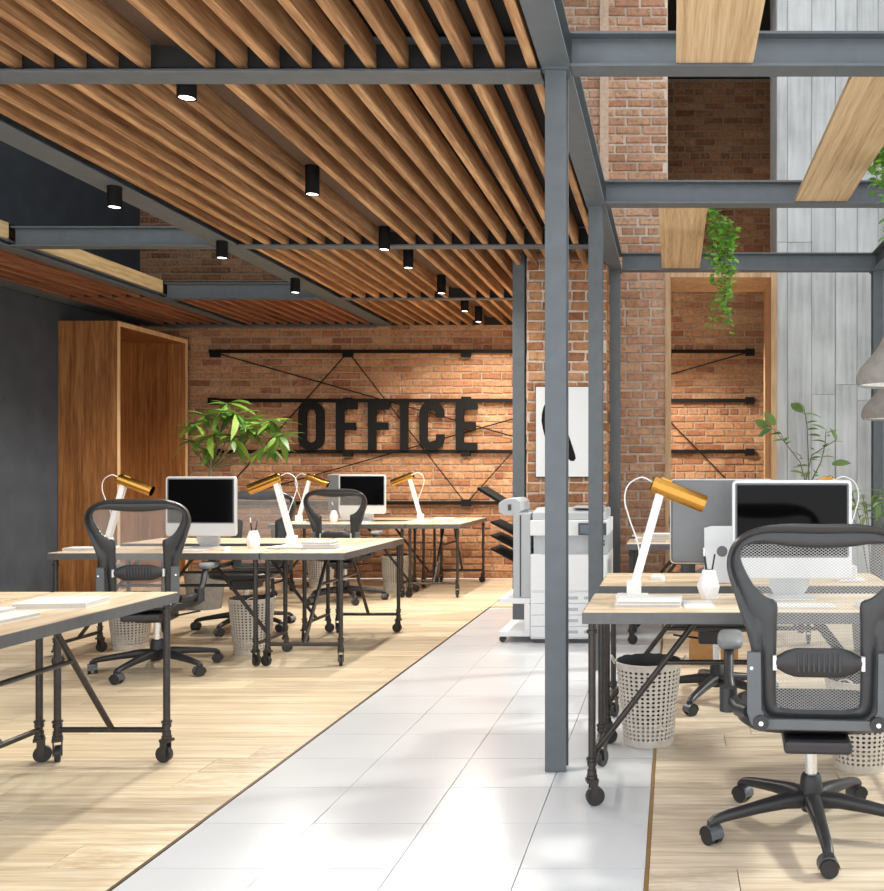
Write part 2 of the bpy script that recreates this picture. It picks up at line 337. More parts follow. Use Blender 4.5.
def brick_wall(name, label, x0, x1, z0, z1, y, thick, mat, mort, part_test, limit=300, holes=(), seed=1, phase=0.0):
    rng = random.Random(seed)
    back = MB()
    # mortar bed, pierced by the openings (full-height strips)
    xs = sorted({x0, x1} | {h[0] for h in holes} | {h[1] for h in holes})
    for a, b in zip(xs[:-1], xs[1:]):
        zs = [(z0, z1)]
        for h in holes:
            if h[0] <= a + 1e-6 and h[1] >= b - 1e-6: zs = [t for t in ((z0, h[2]), (h[3], z1)) if t[1] - t[0] > 0.001]
        for t in zs: back.box(a, b, y + 0.016, y + thick, t[0], t[1])
    root = back.build(name, mort, smooth=None); tag(root, label, kind='structure')
    var = []
    for i in range(8):
        m = MB(); m.add(*brick_geo(rng, BP - 0.018)); var.append(m.mesh('brick', mat))
    varh = []
    for i in range(4):
        m = MB(); m.add(*brick_geo(rng, BP / 2 - 0.016)); varh.append(m.mesh('brick', mat))
    items = []; row = 0; z = z0
    while z + BH <= z1 + 0.01:
        zc = z + BH / 2; header = (row % 9 == 5)
        p = BP / 2 if header else BP
        x = x0 - p + ((row % 2) * 0.5 * p + phase + rng.uniform(-.02, .02)) % p
        segs = [(x0, x1)]
        for h in holes:
            if h[2] < zc < h[3]:
                segs = [t for s_ in segs for t in ((s_[0], min(s_[1], h[0])), (max(s_[0], h[1]), s_[1])) if t[1] - t[0] > 0.03]
        while x < x1:
            for s0, s1 in segs:
                a, b = max(x, s0), min(x + p, s1)
                if b - a > 0.05: items.append((a, b, zc, header, rng.uniform(-.002, .003)))
            x += p
        z += BH; row += 1
    scored = sorted(items, key=lambda it: part_test((it[0] + it[1]) / 2, it[2]))
    parts = [it for it in scored if part_test((it[0] + it[1]) / 2, it[2]) < 1e6][:limit]; ps = set(map(id, parts))
    rest = MB()
    for it in items:
        a, b, zc, hd, dy = it; full = BP / 2 if hd else BP
        if id(it) in ps:
            me = rng.choice(varh if hd else var)
            inst('brick', me, root, ((a + b) / 2, y - dy, zc), scale=((b - a) / full, 1, 1))
        else:
            vs, fs = brick_geo(rng, b - a - 0.017)
            rest.add([((a + b) / 2 + v[0], y - dy + v[1], zc + v[2]) for v in vs], fs)
    if rest.v:
        o = rest.build('bricks', mat, root, smooth=None); o['kind'] = 'stuff'
    return root
far_d = lambda cx, cz: (lambda x, z: ((x - cx) * 0.6) ** 2 + (z - cz) ** 2)
brick_wall('wall_back', 'long orange brick wall carrying the OFFICE sign', -6.35, 2.05, 0, 5.95, 11.3, 0.2, 'brick', 'mortar', far_d(-3.4, 1.95), 300, seed=3)
def pier_t(x, z): return 0 if z > 0.7 else 1
brick_wall('wall_pier', 'narrow brick pier behind the photocopier with a framed poster', -1.225, -0.557, 0, 3.14, 7.95, 0.85, 'brick', 'mortar_pale', pier_t, 300, seed=5)
NX0, NX1 = -0.074, 0.963
def rw_t(x, z): return 1e9 if x < -1.05 else (0 if z > 0.6 else 1)
brick_wall('wall_right', 'tall brick wall coloured as sunlit beside the timber framed opening', -1.32, NX0 + 0.024, 0, 5.95, 8.8, 0.2, 'brick_sunlit', 'mortar_pale', rw_t, 300, seed=8, phase=0.05)
s_ = MB().box(-0.676, -0.597, 8.775, 8.805, 3.15, 5.95).build('trim_4', 'plaster', smooth=None); tag(s_, 'smooth pale vertical strip on the upper brick wall', kind='structure')
# pier return: brick ends showing along its side
ret = MB()
rng = random.Random(11)
for k in range(37):
    y_ = 7.955; z_ = k * BH
    while y_ < 8.75:
        ln = 0.11 if (k % 2) else 0.225
        ret.box(-0.557, -0.545 + rng.uniform(-.004, .006), y_, min(8.78, y_ + ln - 0.014), z_ + 0.008, z_ + BH - 0.006); y_ += ln
pr = [o for o in C.objects if o.name == 'wall_pier'][0]
o = ret.build('side_bricks', 'brick', pr, smooth=None); o['kind'] = 'stuff'

# board-marked concrete wall
cw = MB().box(NX1, 2.05, 8.82, 9.42, 0, 5.95).build('wall_concrete', 'concrete', smooth=None); tag(cw, 'grey board marked concrete wall with vertical seams', kind='structure')
xs = [NX1, 1.06, 1.285, 1.505, 1.705, 1.9, 2.05]
for a, b in zip(xs[:-1], xs[1:]):
    brk = random.uniform(1.9, 2.3) if a > 1.2 else 3.4
    for z0, z1 in ((0, brk), (brk, 5.95)):
        MB().box(a + 0.003, b - 0.003, 8.8 + random.uniform(0, .006), 8.83, z0 + 0.002, z1 - 0.002).build('concrete_panel', 'concrete', cw, smooth=None)
# left plaster wall and the dark rooms behind the openings
wl = MB().box(-6.55, -6.35, 1.0, 11.5, 0, 5.95).build('wall_left', 'dark_wall', smooth=None); tag(wl, 'dark charcoal plaster wall on the left', kind='structure')

# timber box frame lining the opening
nf = thing('timber_opening_frame', 'deep pale oak box frame lining the opening in the brick wall', 'frame', (NX0, 8.79, 0))
NW = NX1 - NX0; T = 0.055
MB().box(0, T, 0, 0.72, 0.03, 3.127).build('frame_side', 'niche', nf, bevel=0.003)
MB().box(NW - T, NW, 0, 0.72, 0.03, 3.127).build('frame_side', 'niche', nf, bevel=0.003)
MB().box(T, NW - T, 0.001, 0.719, 3.127 - T, 3.127).build('frame_top', 'niche', nf, bevel=0.003)
MB().box(0, NW, 0, 0.72, 0.0, 0.03).build('frame_sill', 'niche', nf, bevel=0.003)

# ---------------------------------------------------------------- steel frame
def ibeam(axis, a0, a1, c, zb, h=0.15, fw=0.115, t=0.012, wt=0.01):
    """I section; axis 'x' or 'y'; c = centre in the other horizontal axis; zb = underside"""
    f2, w2 = fw / 2, wt / 2
    poly = [(-f2, 0), (f2, 0), (f2, t), (w2, t), (w2, h - t), (f2, h - t), (f2, h), (-f2, h), (-f2, h - t), (-w2, h - t), (-w2, t), (-f2, t)]
    poly = [(c + p[0], zb + p[1]) for p in poly]
    m = MB(); n = len(poly)
    mk = (lambda p, a: (a, p[0], p[1])) if axis == 'x' else (lambda p, a: (p[0], a, p[1]))
    vs = [mk(p, a0) for p in poly] + [mk(p, a1) for p in poly]
    caps = [(0, 1, 2, 3, 10, 11), (3, 4, 9, 10), (4, 5, 6, 7, 8, 9)]
    fs = [(i, (i + 1) % n, n + (i + 1) % n, n + i) for i in range(n)] + [c_ for c_ in caps] + [tuple(n + i for i in reversed(c_)) for c_ in caps]
    return m.add(vs, fs)
def beam(label, *a, **k): return tag(ibeam(*a, **k).build('steel_beam', 'steel', smooth=None, bevel=0.002), label, 'beam')
def post(label, xc, yc, z1=3.0, wd=0.09, dp=0.1):
    t = 0.011; m = MB(); root = thing('steel_post', label, 'post', (xc, yc, 0))
    m.box(-wd / 2, wd / 2, -dp / 2, -dp / 2 + t, 0, z1 - 0.012); m.box(-wd / 2, wd / 2, dp / 2 - t, dp / 2, 0, z1 - 0.012); m.box(-0.005, 0.005, -dp / 2 + t, dp / 2 - t, 0, z1 - 0.012)
    m.build('shaft', 'steel', root, smooth=None, bevel=0.002)
    MB().box(-wd / 2 - 0.012, wd / 2 + 0.012, -dp / 2 - 0.005, dp / 2 + 0.005, z1 - 0.012, z1).build('cap_plate', 'steel', root, smooth=None)
    return root
YA, YB, YC = 4.09, 6.16, 8.18
XA = -0.50
post('grey steel post standing on the white tiles', XA, YA)
post('grey steel post between the photocopier and the right desks', XA, YB)
post('grey steel post in front of the brick wall corner', XA, YC)
post('grey steel post left of the brick pier', -1.293, 8.0, 3.14, wd=0.1)
post('grey steel post at the end of the concrete wall', 1.76, YC)
beam('long grey steel beam over the row of posts', 'y', 0.6, 8.245, XA, 3.0, fw=0.125)
beam('long grey steel beam along the glazed side', 'y', 0.6, 8.245, 1.76, 3.0, fw=0.115)
for yy, lb in ((YA, 'grey steel cross beam carrying the first two oak planks'), (YB, 'grey steel cross beam with the far ends of two oak planks'), (YC, 'grey steel cross beam just above the timber framed opening')):
    beam(lb, 'x', XA + 0.063, 1.754, yy, 3.0005, h=0.149)
XG, XH = -3.41, -5.10
beam('grey steel beam crossing under the nearest oak slats', 'x', XG + 0.1, XA - 0.063, YA + 0.005, 2.973, fw=0.13, h=0.15)
beam('grey steel cross beam where the middle slats end', 'x', XG + 0.1, XA - 0.063, 7.27, 2.99, fw=0.115)
beam('dark steel cross beam over the open void', 'x', XH + 0.07, XG - 0.1, 7.27, 2.99, fw=0.115)
beam('thin grey steel beam before the last slats', 'x', XG + 0.1, XA - 0.063, 9.5, 2.995, fw=0.09, h=0.14)
beam('dark steel cross beam closing the void near the brick wall', 'x', XH + 0.07, XG - 0.1, 9.45, 2.99, fw=0.115, h=0.155)
beam('wide dark steel beam running to the brick wall', 'y', 2.0, 11.28, XG, 3.0, fw=0.185, h=0.16)
beam('dark steel beam under the pale timber fascia', 'y', 2.0, 11.28, XH, 2.985, fw=0.12, h=0.05)
beam('dark steel beam along the charcoal wall', 'y', 2.0, 11.28, -6.15, 3.0, fw=0.2, h=0.14)
beam('dark steel beam against the foot of the upper brick wall', 'x', -6.0, XG - 0.1, 11.22, 2.98, fw=0.1, h=0.12)
for a, b, lb in ((2.0, 7.21, 'pale timber fascia before the void cross beam'), (7.34, 9.39, 'pale timber fascia between the two void cross beams')):
    tag(MB().box(XH + 0.03, XH + 0.06, a, b, 3.04, 3.165).build('timber_fascia', 'fascia', smooth=None, bevel=0.003), lb, 'fascia')

# slatted ceilings: dark backing board with oak slats below it
def slat_ceiling(label, y0, y1, xs, x0, x1, mat, zb=3.0, channel=None, zt=3.15):
    root = MB().box(x0, x1, y0, y1, zt, zt + 0.03).build('ceiling', 'dark_ceiling', smooth=None); tag(root, label, kind='structure')
    me = MB().box(0, 0.042, 0, y1 - y0 - 0.022, 0, 0.125).mesh('slat', mat)
    for x in xs:
        o = inst('slat', me, root, (x, y0 + 0.01, zb + random.uniform(0, .002)))
        b = o.modifiers.new('bevel', 'BEVEL'); b.width = 0.003; b.segments = 1
    MB().box(x0 + 0.02, x1 - 0.02, y1 - 0.008, y1 - 0.002, zb + 0.01, zt).build('web_shade_board', 'dark_ceiling', root, smooth=None)  # dark board added over the beam web to stand for its shade
    if channel: MB().box(channel - 0.09, channel + 0.09, y0, y1, zt - 0.045, zt - 0.02).build('channel_board', 'channel', root, smooth=None)
    return root
XS = [-0.623 - 0.138 * k for k in range(20) if k != 11]
for y0, y1, lb in ((1.6, YA - 0.004, 'slatted oak ceiling nearest the front cross beam'), (YA + 0.02, 7.262, 'slatted oak ceiling in the long middle bay'), (7.28, 9.49, 'slatted oak ceiling in the third bay'), (9.51, 11.28, 'slatted oak ceiling meeting the OFFICE wall')):
    slat_ceiling(lb, y0, y1, XS, XG + 0.06, XA - 0.01, 'slat', 3.003, -2.12)
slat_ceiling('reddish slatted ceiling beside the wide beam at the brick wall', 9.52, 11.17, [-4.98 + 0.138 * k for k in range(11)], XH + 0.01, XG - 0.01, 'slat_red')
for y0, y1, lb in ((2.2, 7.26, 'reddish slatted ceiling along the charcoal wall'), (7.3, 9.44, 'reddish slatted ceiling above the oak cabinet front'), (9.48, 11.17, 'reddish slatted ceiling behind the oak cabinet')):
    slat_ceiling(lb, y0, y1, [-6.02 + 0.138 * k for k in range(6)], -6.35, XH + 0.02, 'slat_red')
# upper ceiling over the mezzanine and the room behind the opening
tag(MB().box(-6.48, -0.56, 1.6, 11.5, 5.95, 6.05).build('ceiling', 'dark_ceiling', smooth=None), 'dark upper ceiling over the void', kind='structure')
tag(MB().box(-0.55, 2.05, 8.8, 11.5, 5.95, 6.05).build('ceiling', 'dark_ceiling', smooth=None), 'dark upper ceiling behind the brick wall', kind='structure')
tag(MB().box(-0.9, -0.2, 9.05, 11.28, 3.14, 3.2).build('ceiling', 'dark_ceiling', smooth=None), 'narrow dark soffit added to carry the hidden fill light', kind='structure')  # unseen slab added only to hang the extra lamp from
tag(MB().box(1.85, 2.05, 9.42, 11.3, 0, 5.95).build('wall_end', 'dark_wall', smooth=None), 'dark wall closing the room behind the opening', kind='structure')
tag(MB().box(-0.083, 1.85, 8.8, 11.3, -0.06, -0.002).build('floor', 'floor_l', smooth=None), 'oak floor behind the timber framed opening', kind='structure')

# glazed side wall
gw = MB().box(2.05, 2.13, 0.2, 8.8, 0, 0.12).build('window_1', 'black', smooth=None); tag(gw, 'tall steel framed glazing along the right side', kind='structure')
for k in range(7): yk = 8.72 - k * 1.36; MB().box(2.055, 2.12, yk, yk + 0.07, 0.12, 5.95).build('mullion', 'black', gw, smooth=None)
for zk in (2.95, 4.6, 5.89): MB().box(2.065, 2.115, 0.2, 8.72, zk, zk + 0.06).build('transom', 'black', gw, smooth=None)
for k in range(6):
    yk = 8.72 - k * 1.36
    for z0, z1 in ((0.12, 2.95), (3.01, 4.6), (4.66, 5.89)): MB().box(2.086, 2.094, yk - 1.29, yk, z0, z1).build('pane', 'glass', gw, smooth=None)
# unseen bars added overhead to break the sunlight into soft stripes
rf = MB().box(-0.6, 2.13, 0.2, 0.32, 5.97, 6.1).build('ceiling', 'steel', smooth=None); tag(rf, 'added unseen steel bars striping the sunlight', kind='structure')
for k in range(8): MB().box(-0.56, 2.13, 1.0 + k * 1.05, 1.1 + k * 1.05, 5.97, 6.09).build('sun_stripe_bar', 'steel', rf, smooth=None)
# oak planks lying on the lower flanges
for x0, x1, y0, y1, lb in ((0.013, 0.34, 2.1, YA - 0.01, 'pale oak plank ending on the first cross beam'), (0.785, 1.122, YA + 0.02, YB - 0.015, 'pale oak plank between the first and second cross beams'), (-0.096, 0.228, YB + 0.02, YC - 0.015, 'pale oak plank above the timber framed opening beside the vine')):
    o = MB().box(x0, x1, y0, y1, 3.013, 3.043).build('oak_plank', 'plank', smooth=None, bevel=0.002)
    tag(o, lb, 'plank')

# ---------------------------------------------------------------- downlights
def downlight(x, y, zb, zt, label, group, power):
    root = thing('downlight', label, 'light', (x, y, zb), 0, group)
    m = MB().lathe([(0.034, 0.004), (0.034, 0.0), (0.041, 0.0), (0.041, zt - zb), (0.0005, zt - zb)], 24); m.build('housing', 'black', root, 40)
    MB().lathe([(0.0005, 0.004), (0.036, 0.004)], 24).build('lamp_disc', 'bulb', root, 40)
    ld = bpy.data.lights.new('downlight_lamp', 'SPOT'); ld.energy = power; ld.color = (1, 0.935, 0.84); ld.spot_size = R(156); ld.spot_blend = 0.35; ld.shadow_soft_size = 0.035
    lo = bpy.data.objects.new('lamp', ld); C.objects.link(lo); lo.parent = root; lo.location = (0, 0, -0.012)
DLP = 62
for y, lb in ((4.22, 'black cylinder downlight just behind the front cross beam'), (5.69, 'black cylinder downlight midway along the long slat bay'), (7.11, 'black cylinder downlight just before the second slat beam'), (7.75, 'black cylinder downlight just past the second slat beam'), (8.86, 'black cylinder downlight before the thin grey beam'), (9.85, 'black cylinder downlight just past the thin grey beam'), (10.55, 'black cylinder downlight closest to the OFFICE wall')):
    downlight(-2.16, y, 2.935, 3.105, lb, 'downlights in the slat gap', DLP * (1.1 if y > 10 else 2.2 if y > 9 else 1.0))
for y, lb in ((5.75, 'black cylinder downlight under the wide beam before the void cross beam'), (7.12, 'black cylinder downlight under the wide beam at the void cross beam'), (8.5, 'black cylinder downlight under the wide beam between two void cross beams')):
    downlight(-3.38, y, 2.875, 3.0, lb, 'downlights under the wide beam', DLP * (3.4 if y > 8 else 1.0))
downlight(-0.42, 9.55, 2.93, 3.14, 'added black cylinder fill light hidden behind the brick wall', None, DLP * 5)  # added lamp, kept out of view, brightens the bricks behind the opening

# ---------------------------------------------------------------- OFFICE sign
sg = thing('office_sign', 'black steel sign reading OFFICE on bars across the brick wall', 'sign', (-2.3, 11.28, 0.9))
def S(px, py): p = at(px, py, 11.22); return (p.x + 2.3, p.z - 0.9)
def srect(m, px0, px1, py0, py1, y0=-0.08, y1=-0.045):
    x0, z1 = S(px0, py0); x1, z0 = S(px1, py1); m.box(x0, x1, y0, y1, z0, z1)
for py, th in ((351, 3.4), (400.3, 3.6), (451.6, 3.6), (503, 3.6)):
    m = MB(); srect(m, 208, 755, py - th / 2, py + th / 2, -0.045, -0.012); m.build('sign_bar', 'black', sg, None)
for px, py in ((214, 353.5), (347, 353.5), (465.5, 353.5), (602, 353.5), (750, 352), (212, 401), (347, 401), (465.5, 400), (750, 400.5), (214, 452), (347, 453), (465.5, 453), (750, 452), (214, 503), (347, 503), (465.5, 503), (602, 503), (750, 503)):
    m = MB(); srect(m, px - 4.5, px + 4.5, py - 3.4, py + 3.4, -0.062, 0.0); m.build('bracket', 'black', sg, None)
for a, b in (((216, 353), (750, 503)), ((345, 354), (213, 503)), ((349, 354), (464, 502)), ((467, 502), (600, 354)), ((604, 354), (750, 503)), ((215, 503), (748, 352))):
    p, q = S(*a), S(*b); MB().cyl((p[0], -0.028, p[1]), (q[0], -0.028, q[1]), 0.0075, n=6).build('tie_rod', 'black', sg)
def ring_letter(px0, px1, py0, py1, stroke, gap=None):
    w_, h_ = (px1 - px0), (py1 - py0); cx, cy = (px0 + px1) / 2, (py0 + py1) / 2
    def path(hw, hh, r):
        pts = []
        for (sx, sy, a0) in ((1, -1, 0), (1, 1, 90), (-1, 1, 180), (-1, -1, 270)):
            pass
        for q, (sx, sy) in enumerate(((1, 1), (-1, 1), (-1, -1), (1, -1))):
            for k in range(7):
                a = R(90 * q + 15 * k); pts.append((cx + sx * (hw - r) + r * math.cos(a), cy - (sy * (hh - r) + r * math.sin(a))))
        return pts
    o = path(w_ / 2, h_ / 2, w_ / 2 * 0.95); i = path(w_ / 2 - stroke, h_ / 2 - stroke, (w_ / 2 - stroke) * 0.95)
    m = MB(); n = len(o); vs = []
    for y in (-0.085, -0.045):
        for p in o + i: x, z = S(*p); vs.append((x, y, z))
    fs = []
    for k in range(n):
        k2 = (k + 1) % n
        if gap and k2 == 0: continue
        fs += [(k, k2, n + k2, n + k), (2 * n + k, 2 * n + n + k, 2 * n + n + k2, 2 * n + k2), (k, 2 * n + k, 2 * n + k2, k2), (n + k, n + k2, 3 * n + k2, 3 * n + k)]
    if gap:
        # straight stubs beside the opening of the C
        fs += [(0, n, 3 * n, 2 * n), (n - 1, 2 * n + n - 1, 3 * n + n - 1, n + n - 1)]
        m.add(vs, fs)
        for sgn in (1, -1):
            a, b = (o[0], i[0]) if sgn == 1 else (o[n - 1], i[n - 1]); yy = a[1] + sgn * gap
            srect(m, b[0], a[0], min(a[1], yy), max(a[1], yy), -0.085, -0.045)
        return m
    return m.add(vs, fs)
T0, T1 = 401.5, 450.5
ring_letter(298.8, 324.5, T0, T1, 8.0).build('letter_o', 'black', sg, 30)
for px in (336.2, 368.3):
    m = MB(); srect(m, px, px + 8, T0, T1); srect(m, px + 8, px + 21.3, T0, T0 + 8); srect(m, px + 8, px + 20, T0 + 21, T0 + 28.5); m.build('letter_f', 'black', sg, None)
m = MB(); srect(m, 400.5, 408.3, T0, T1); m.build('letter_i', 'black', sg, None)
ring_letter(419.8, 444.4, T0, T1, 8.0, gap=4.5).build('letter_c', 'black', sg, 30)
m = MB(); srect(m, 456, 464, T0, T1); srect(m, 464, 477.3, T0, T0 + 8); srect(m, 464, 475.8, T0 + 20.5, T0 + 28); srect(m, 464, 477.3, T1 - 8, T1); m.build('letter_e', 'black', sg, None)

# ---------------------------------------------------------------- oak cabinet on the left wall
cb = thing('oak_cabinet', 'tall brown oak box cabinet open to the side by the charcoal wall', 'cabinet', (-6.0, 9.8, 0))
CX1, CX0, CH, CD = 0.27, -0.345, 2.83, 1.42
MB().box(CX0, CX1 - 0.004, 0, 0.05, 0, CH).build('front_panel', 'cab', cb, None)
MB().box(CX0, CX1 - 0.004, CD - 0.05, CD, 0, CH).build('back_panel', 'cab', cb, None)
MB().box(CX0, CX1 - 0.004, 0.05, CD - 0.05, CH - 0.05, CH).build('top_panel', 'cab', cb, None)
MB().box(CX0, CX1 - 0.004, 0.05, CD - 0.05, 0, 0.05).build('bottom_panel', 'cab', cb, None)
MB().box(CX0, CX0 + 0.02, 0.05, CD - 0.05, 0.05, CH - 0.05).build('inner_panel', 'cab', cb, None)
m = MB().box(CX1 - 0.004, CX1, 0, 0.05, 0, CH).box(CX1 - 0.004, CX1, CD - 0.05, CD, 0, CH).box(CX1 - 0.004, CX1, 0.05, CD - 0.05, CH - 0.05, CH).box(CX1 - 0.004, CX1, 0.05, CD - 0.05, 0, 0.05)
tag(m.build('edge_band', 'cab_edge', cb, None), 'oak edge band with light put into its colour')

# ---------------------------------------------------------------- poster
ps = thing('framed_poster', 'white framed poster with a black abstract shape on brick pier', 'poster', (-0.878, 7.945, 1.226))
MB().box(-0.27, 0.27, -0.03, 0, 0, 0.762).build('frame', 'black', ps, None)
MB().box(-0.264, 0.264, -0.033, -0.028, 0.007, 0.755).build('print', 'poster', ps, None)
def ppx(px, py): p = at(px, py, 7.91); return (p.x + 0.878, p.z - 1.226)
lens = [(546, 402), (543.5, 407), (541.8, 414), (541.4, 421), (542.6, 428), (544.6, 436), (550, 448), (556, 440), (560, 425), (558, 408), (552, 401)]
leg = [(556, 440), (550, 448), (560, 458), (569, 459.5), (570.5, 461), (574, 461), (575.8, 458.5), (575.2, 455), (569, 436), (562, 424)]
for nm, pl in (('bowl_shape', lens), ('leg_shape', leg)):
    MB().prism([ppx(*p) for p in pl], -0.0345, -0.033).build(nm, 'black', ps, None)

# ---------------------------------------------------------------- desks
DL, DW, DH = 1.38, 0.55, 0.745
def make_desk(name, label):
    root = thing(name, label, 'desk')
    hl, hw = DL / 2, DW / 2
    for k in range(4):
        a = -hw + 0.004 + k * (DW - 0.008) / 4
        MB().box(-hl + 0.004, hl - 0.004, a + 0.0006, a + (DW - 0.008) / 4 - 0.0006, DH - 0.022, DH).build('top_board', 'desk', root, None)
    m = MB(); t = 0.006
    m.box(-hl, hl, -hw, -hw + t, DH - 0.045, DH - 0.003); m.box(-hl, hl, hw - t, hw, DH - 0.045, DH - 0.003)
    m.box(-hl, -hl + t, -hw + t, hw - t, DH - 0.045, DH - 0.003); m.box(hl - t, hl, -hw + t, hw - t, DH - 0.045, DH - 0.003)
    m.box(-hl + t, hl - t, -hw + t, hw - t, DH - 0.03, DH - 0.023)
    m.build('edge_frame', 'edge', root, None)
    lx, ly, pr = hl - 0.035, hw - 0.035, 0.0145
    for sx in (-1, 1):
        for sy in (-1, 1):
            m = MB().cyl((0, 0, 0.11), (0, 0, DH - 0.03), pr, n=14)
            lg = m.build('leg', 'pipe', root, 40, loc=(sx * lx, sy * ly, 0))
            m = MB()
            for z, r_, h in ((0.105, 0.021, 0.012), (0.118, 0.018, 0.02), (0.155, 0.019, 0.014), (0.175, 0.022, 0.008)):
                m.lathe([(pr, z), (r_, z), (r_, z + h), (pr, z + h)], 14)
            m.build('collar', 'pipe', lg, 40)
            MB().lathe([(pr, 0.66), (0.021, 0.66), (0.021, 0.672), (pr, 0.672)], 14).build('collar', 'pipe', lg, 40)
            m = MB()                                     # swivel caster: fork and wheel
            an = {(-1, -1): 0.3, (1, -1): 1.4, (-1, 1): 1.2, (1, 1): 0.5}[(sx, sy)]
            ca, sa = math.cos(an), math.sin(an); d = Vector((ca, sa, 0)); sd = Vector((-sa, ca, 0))
            c0 = d * 0.012 + Vector((0, 0, 0.036))
            m.cyl(c0 - sd * 0.011, c0 + sd * 0.011, 0.036, n=20)
            m.build('wheel', 'rubber', lg, 40)
            m = MB()
            for s2 in (-1, 1): m.obox(c0 + sd * (0.016 * s2) + Vector((0, 0, 0.026)) - d * 0.006, (0, 0, 1), d, 0.068, 0.005, 0.03)
            m.obox(Vector((0, 0, 0.098)), d, (0, 0, 1), 0.045, 0.042, 0.012); m.cyl((0, 0, 0.1), (0, 0, 0.112), 0.017, n=12)
            m.build('caster_fork', 'pipe', lg, 40)
    for sx in (-1, 1):
        MB().cyl((sx * lx, -ly, 0.143), (sx * lx, ly, 0.143), 0.0125, n=10).build('end_rail', 'pipe', root, 40)
        MB().cyl((sx * lx, 0, 0.145), (sx * (lx - 0.44), 0, DH - 0.03), 0.0125, n=10).build('brace', 'pipe', root, 40)
    zz = 0.50; xx = lx - 0.44 * (zz - 0.145) / (DH - 0.175)
    MB().cyl((-xx, 0, zz), (xx, 0, zz), 0.0105, n=10).build('stretcher', 'pipe', root, 40)
    return root
XR = -2.145                       # right edge of the end desks
Z0s = (2.83, 6.20, 9.57)
DXC = XR - DW - 0.01 - DL / 2     # centre of the paired desks
names = {0: 'in the nearest cluster', 1: 'in the middle cluster', 2: 'in the cluster by the OFFICE wall'}
desk0 = make_desk('trestle_desk', 'x'); first = True
def put_desk(x, y, rz, label):
    global first
    if first:
        desk0.location = (x, y, 0); desk0.rotation_euler = (0, 0, rz); desk0['label'] = label; first = False; return desk0
    return dup(desk0, (x, y, 0), rz, label)
for i, z0 in enumerate(Z0s):
    ox = -0.045 if i == 0 else 0
    put_desk(XR - DW / 2 + ox, z0 + DL / 2, R(90), 'oak topped end desk set crosswise ' + names[i])
    put_desk(DXC + ox, z0 + DW / 2, 0, 'oak topped pipe leg desk on the chair side ' + names[i])
    put_desk(DXC + ox, z0 + DL - DW / 2, 0, 'oak topped pipe leg desk on the far side ' + names[i])
RX = -0.345 + DL / 2
put_desk(RX, 3.60 + DW / 2, 0, 'oak topped pipe leg desk in front of the large mesh chair')
put_desk(RX, 3.60 + DL - DW / 2, 0, 'oak topped pipe leg desk behind the large monitor')
put_desk(RX, 6.98 + DW / 2, 0, 'oak topped desk beside the far steel post')
put_desk(RX, 6.98 + DL - DW / 2 - 0.05, 0, 'oak topped desk close to the concrete wall')

# ---------------------------------------------------------------- mesh office chair
OUT = [(0, 1.112), (.12, 1.112), (.2, 1.10), (.262, 1.07), (.293, 1.03), (.305, .985), (.302, .94), (.285, .885), (.262, .81), (.24, .74), (.225, .68), (.217, .6), (.212, .52), (.205, .46), (.18, .43), (.1, .425), (0, .425)]
INN = [(0, 1.03), (.1, 1.035), (.17, 1.045), (.215, 1.045), (.244, 1.035), (.258, 1.015), (.257, .985), (.238, .94), (.208, .89), (.17, .858), (.138, .84), (.138, .76), (.14, .6), (.14, .51), (.13, .478), (.08, .468), (0, .468)]
def cr(P, n=4):
    """smooth a half outline and mirror it into a closed loop"""
    pts = []
    for i in range(len(P) - 1):
        p0 = P[i - 1] if i else (-P[1][0], P[1][1]); p1, p2 = P[i], P[i + 1]; p3 = P[i + 2] if i + 2 < len(P) else (-P[-2][0], P[-2][1])
        for k in range(n):
            t = k / n
            pts.append(tuple(0.5 * ((2 * p1[j]) + (-p0[j] + p2[j]) * t + (2 * p0[j] - 5 * p1[j] + 4 * p2[j] - p3[j]) * t * t + (-p0[j] + 3 * p1[j] - 3 * p2[j] + p3[j]) * t ** 3) for j in (0, 1)))
    pts.append(P[-1])
    return pts + [(-x, z) for x, z in reversed(pts[1:-1])]
def yb(x, z):
    u = z - 0.60
    return -0.215 - 0.16 * max(u, 0) ** 1.25 + (0.10 * (-u) if u < 0 else 0) + 0.10 * x * x * (1 + max(u, 0) * 2)
def inw(z):
    q = cr(INN); half = [p for p in q[:len(q) // 2 + 1]]
    best = 0
    for a, b in zip(half[:-1], half[1:]):
        if (a[1] - z) * (b[1] - z) <= 0 and abs(a[1] - b[1]) > 1e-6:
            t = (z - a[1]) / (b[1] - a[1]); best = max(best, a[0] + (b[0] - a[0]) * t)
    return best
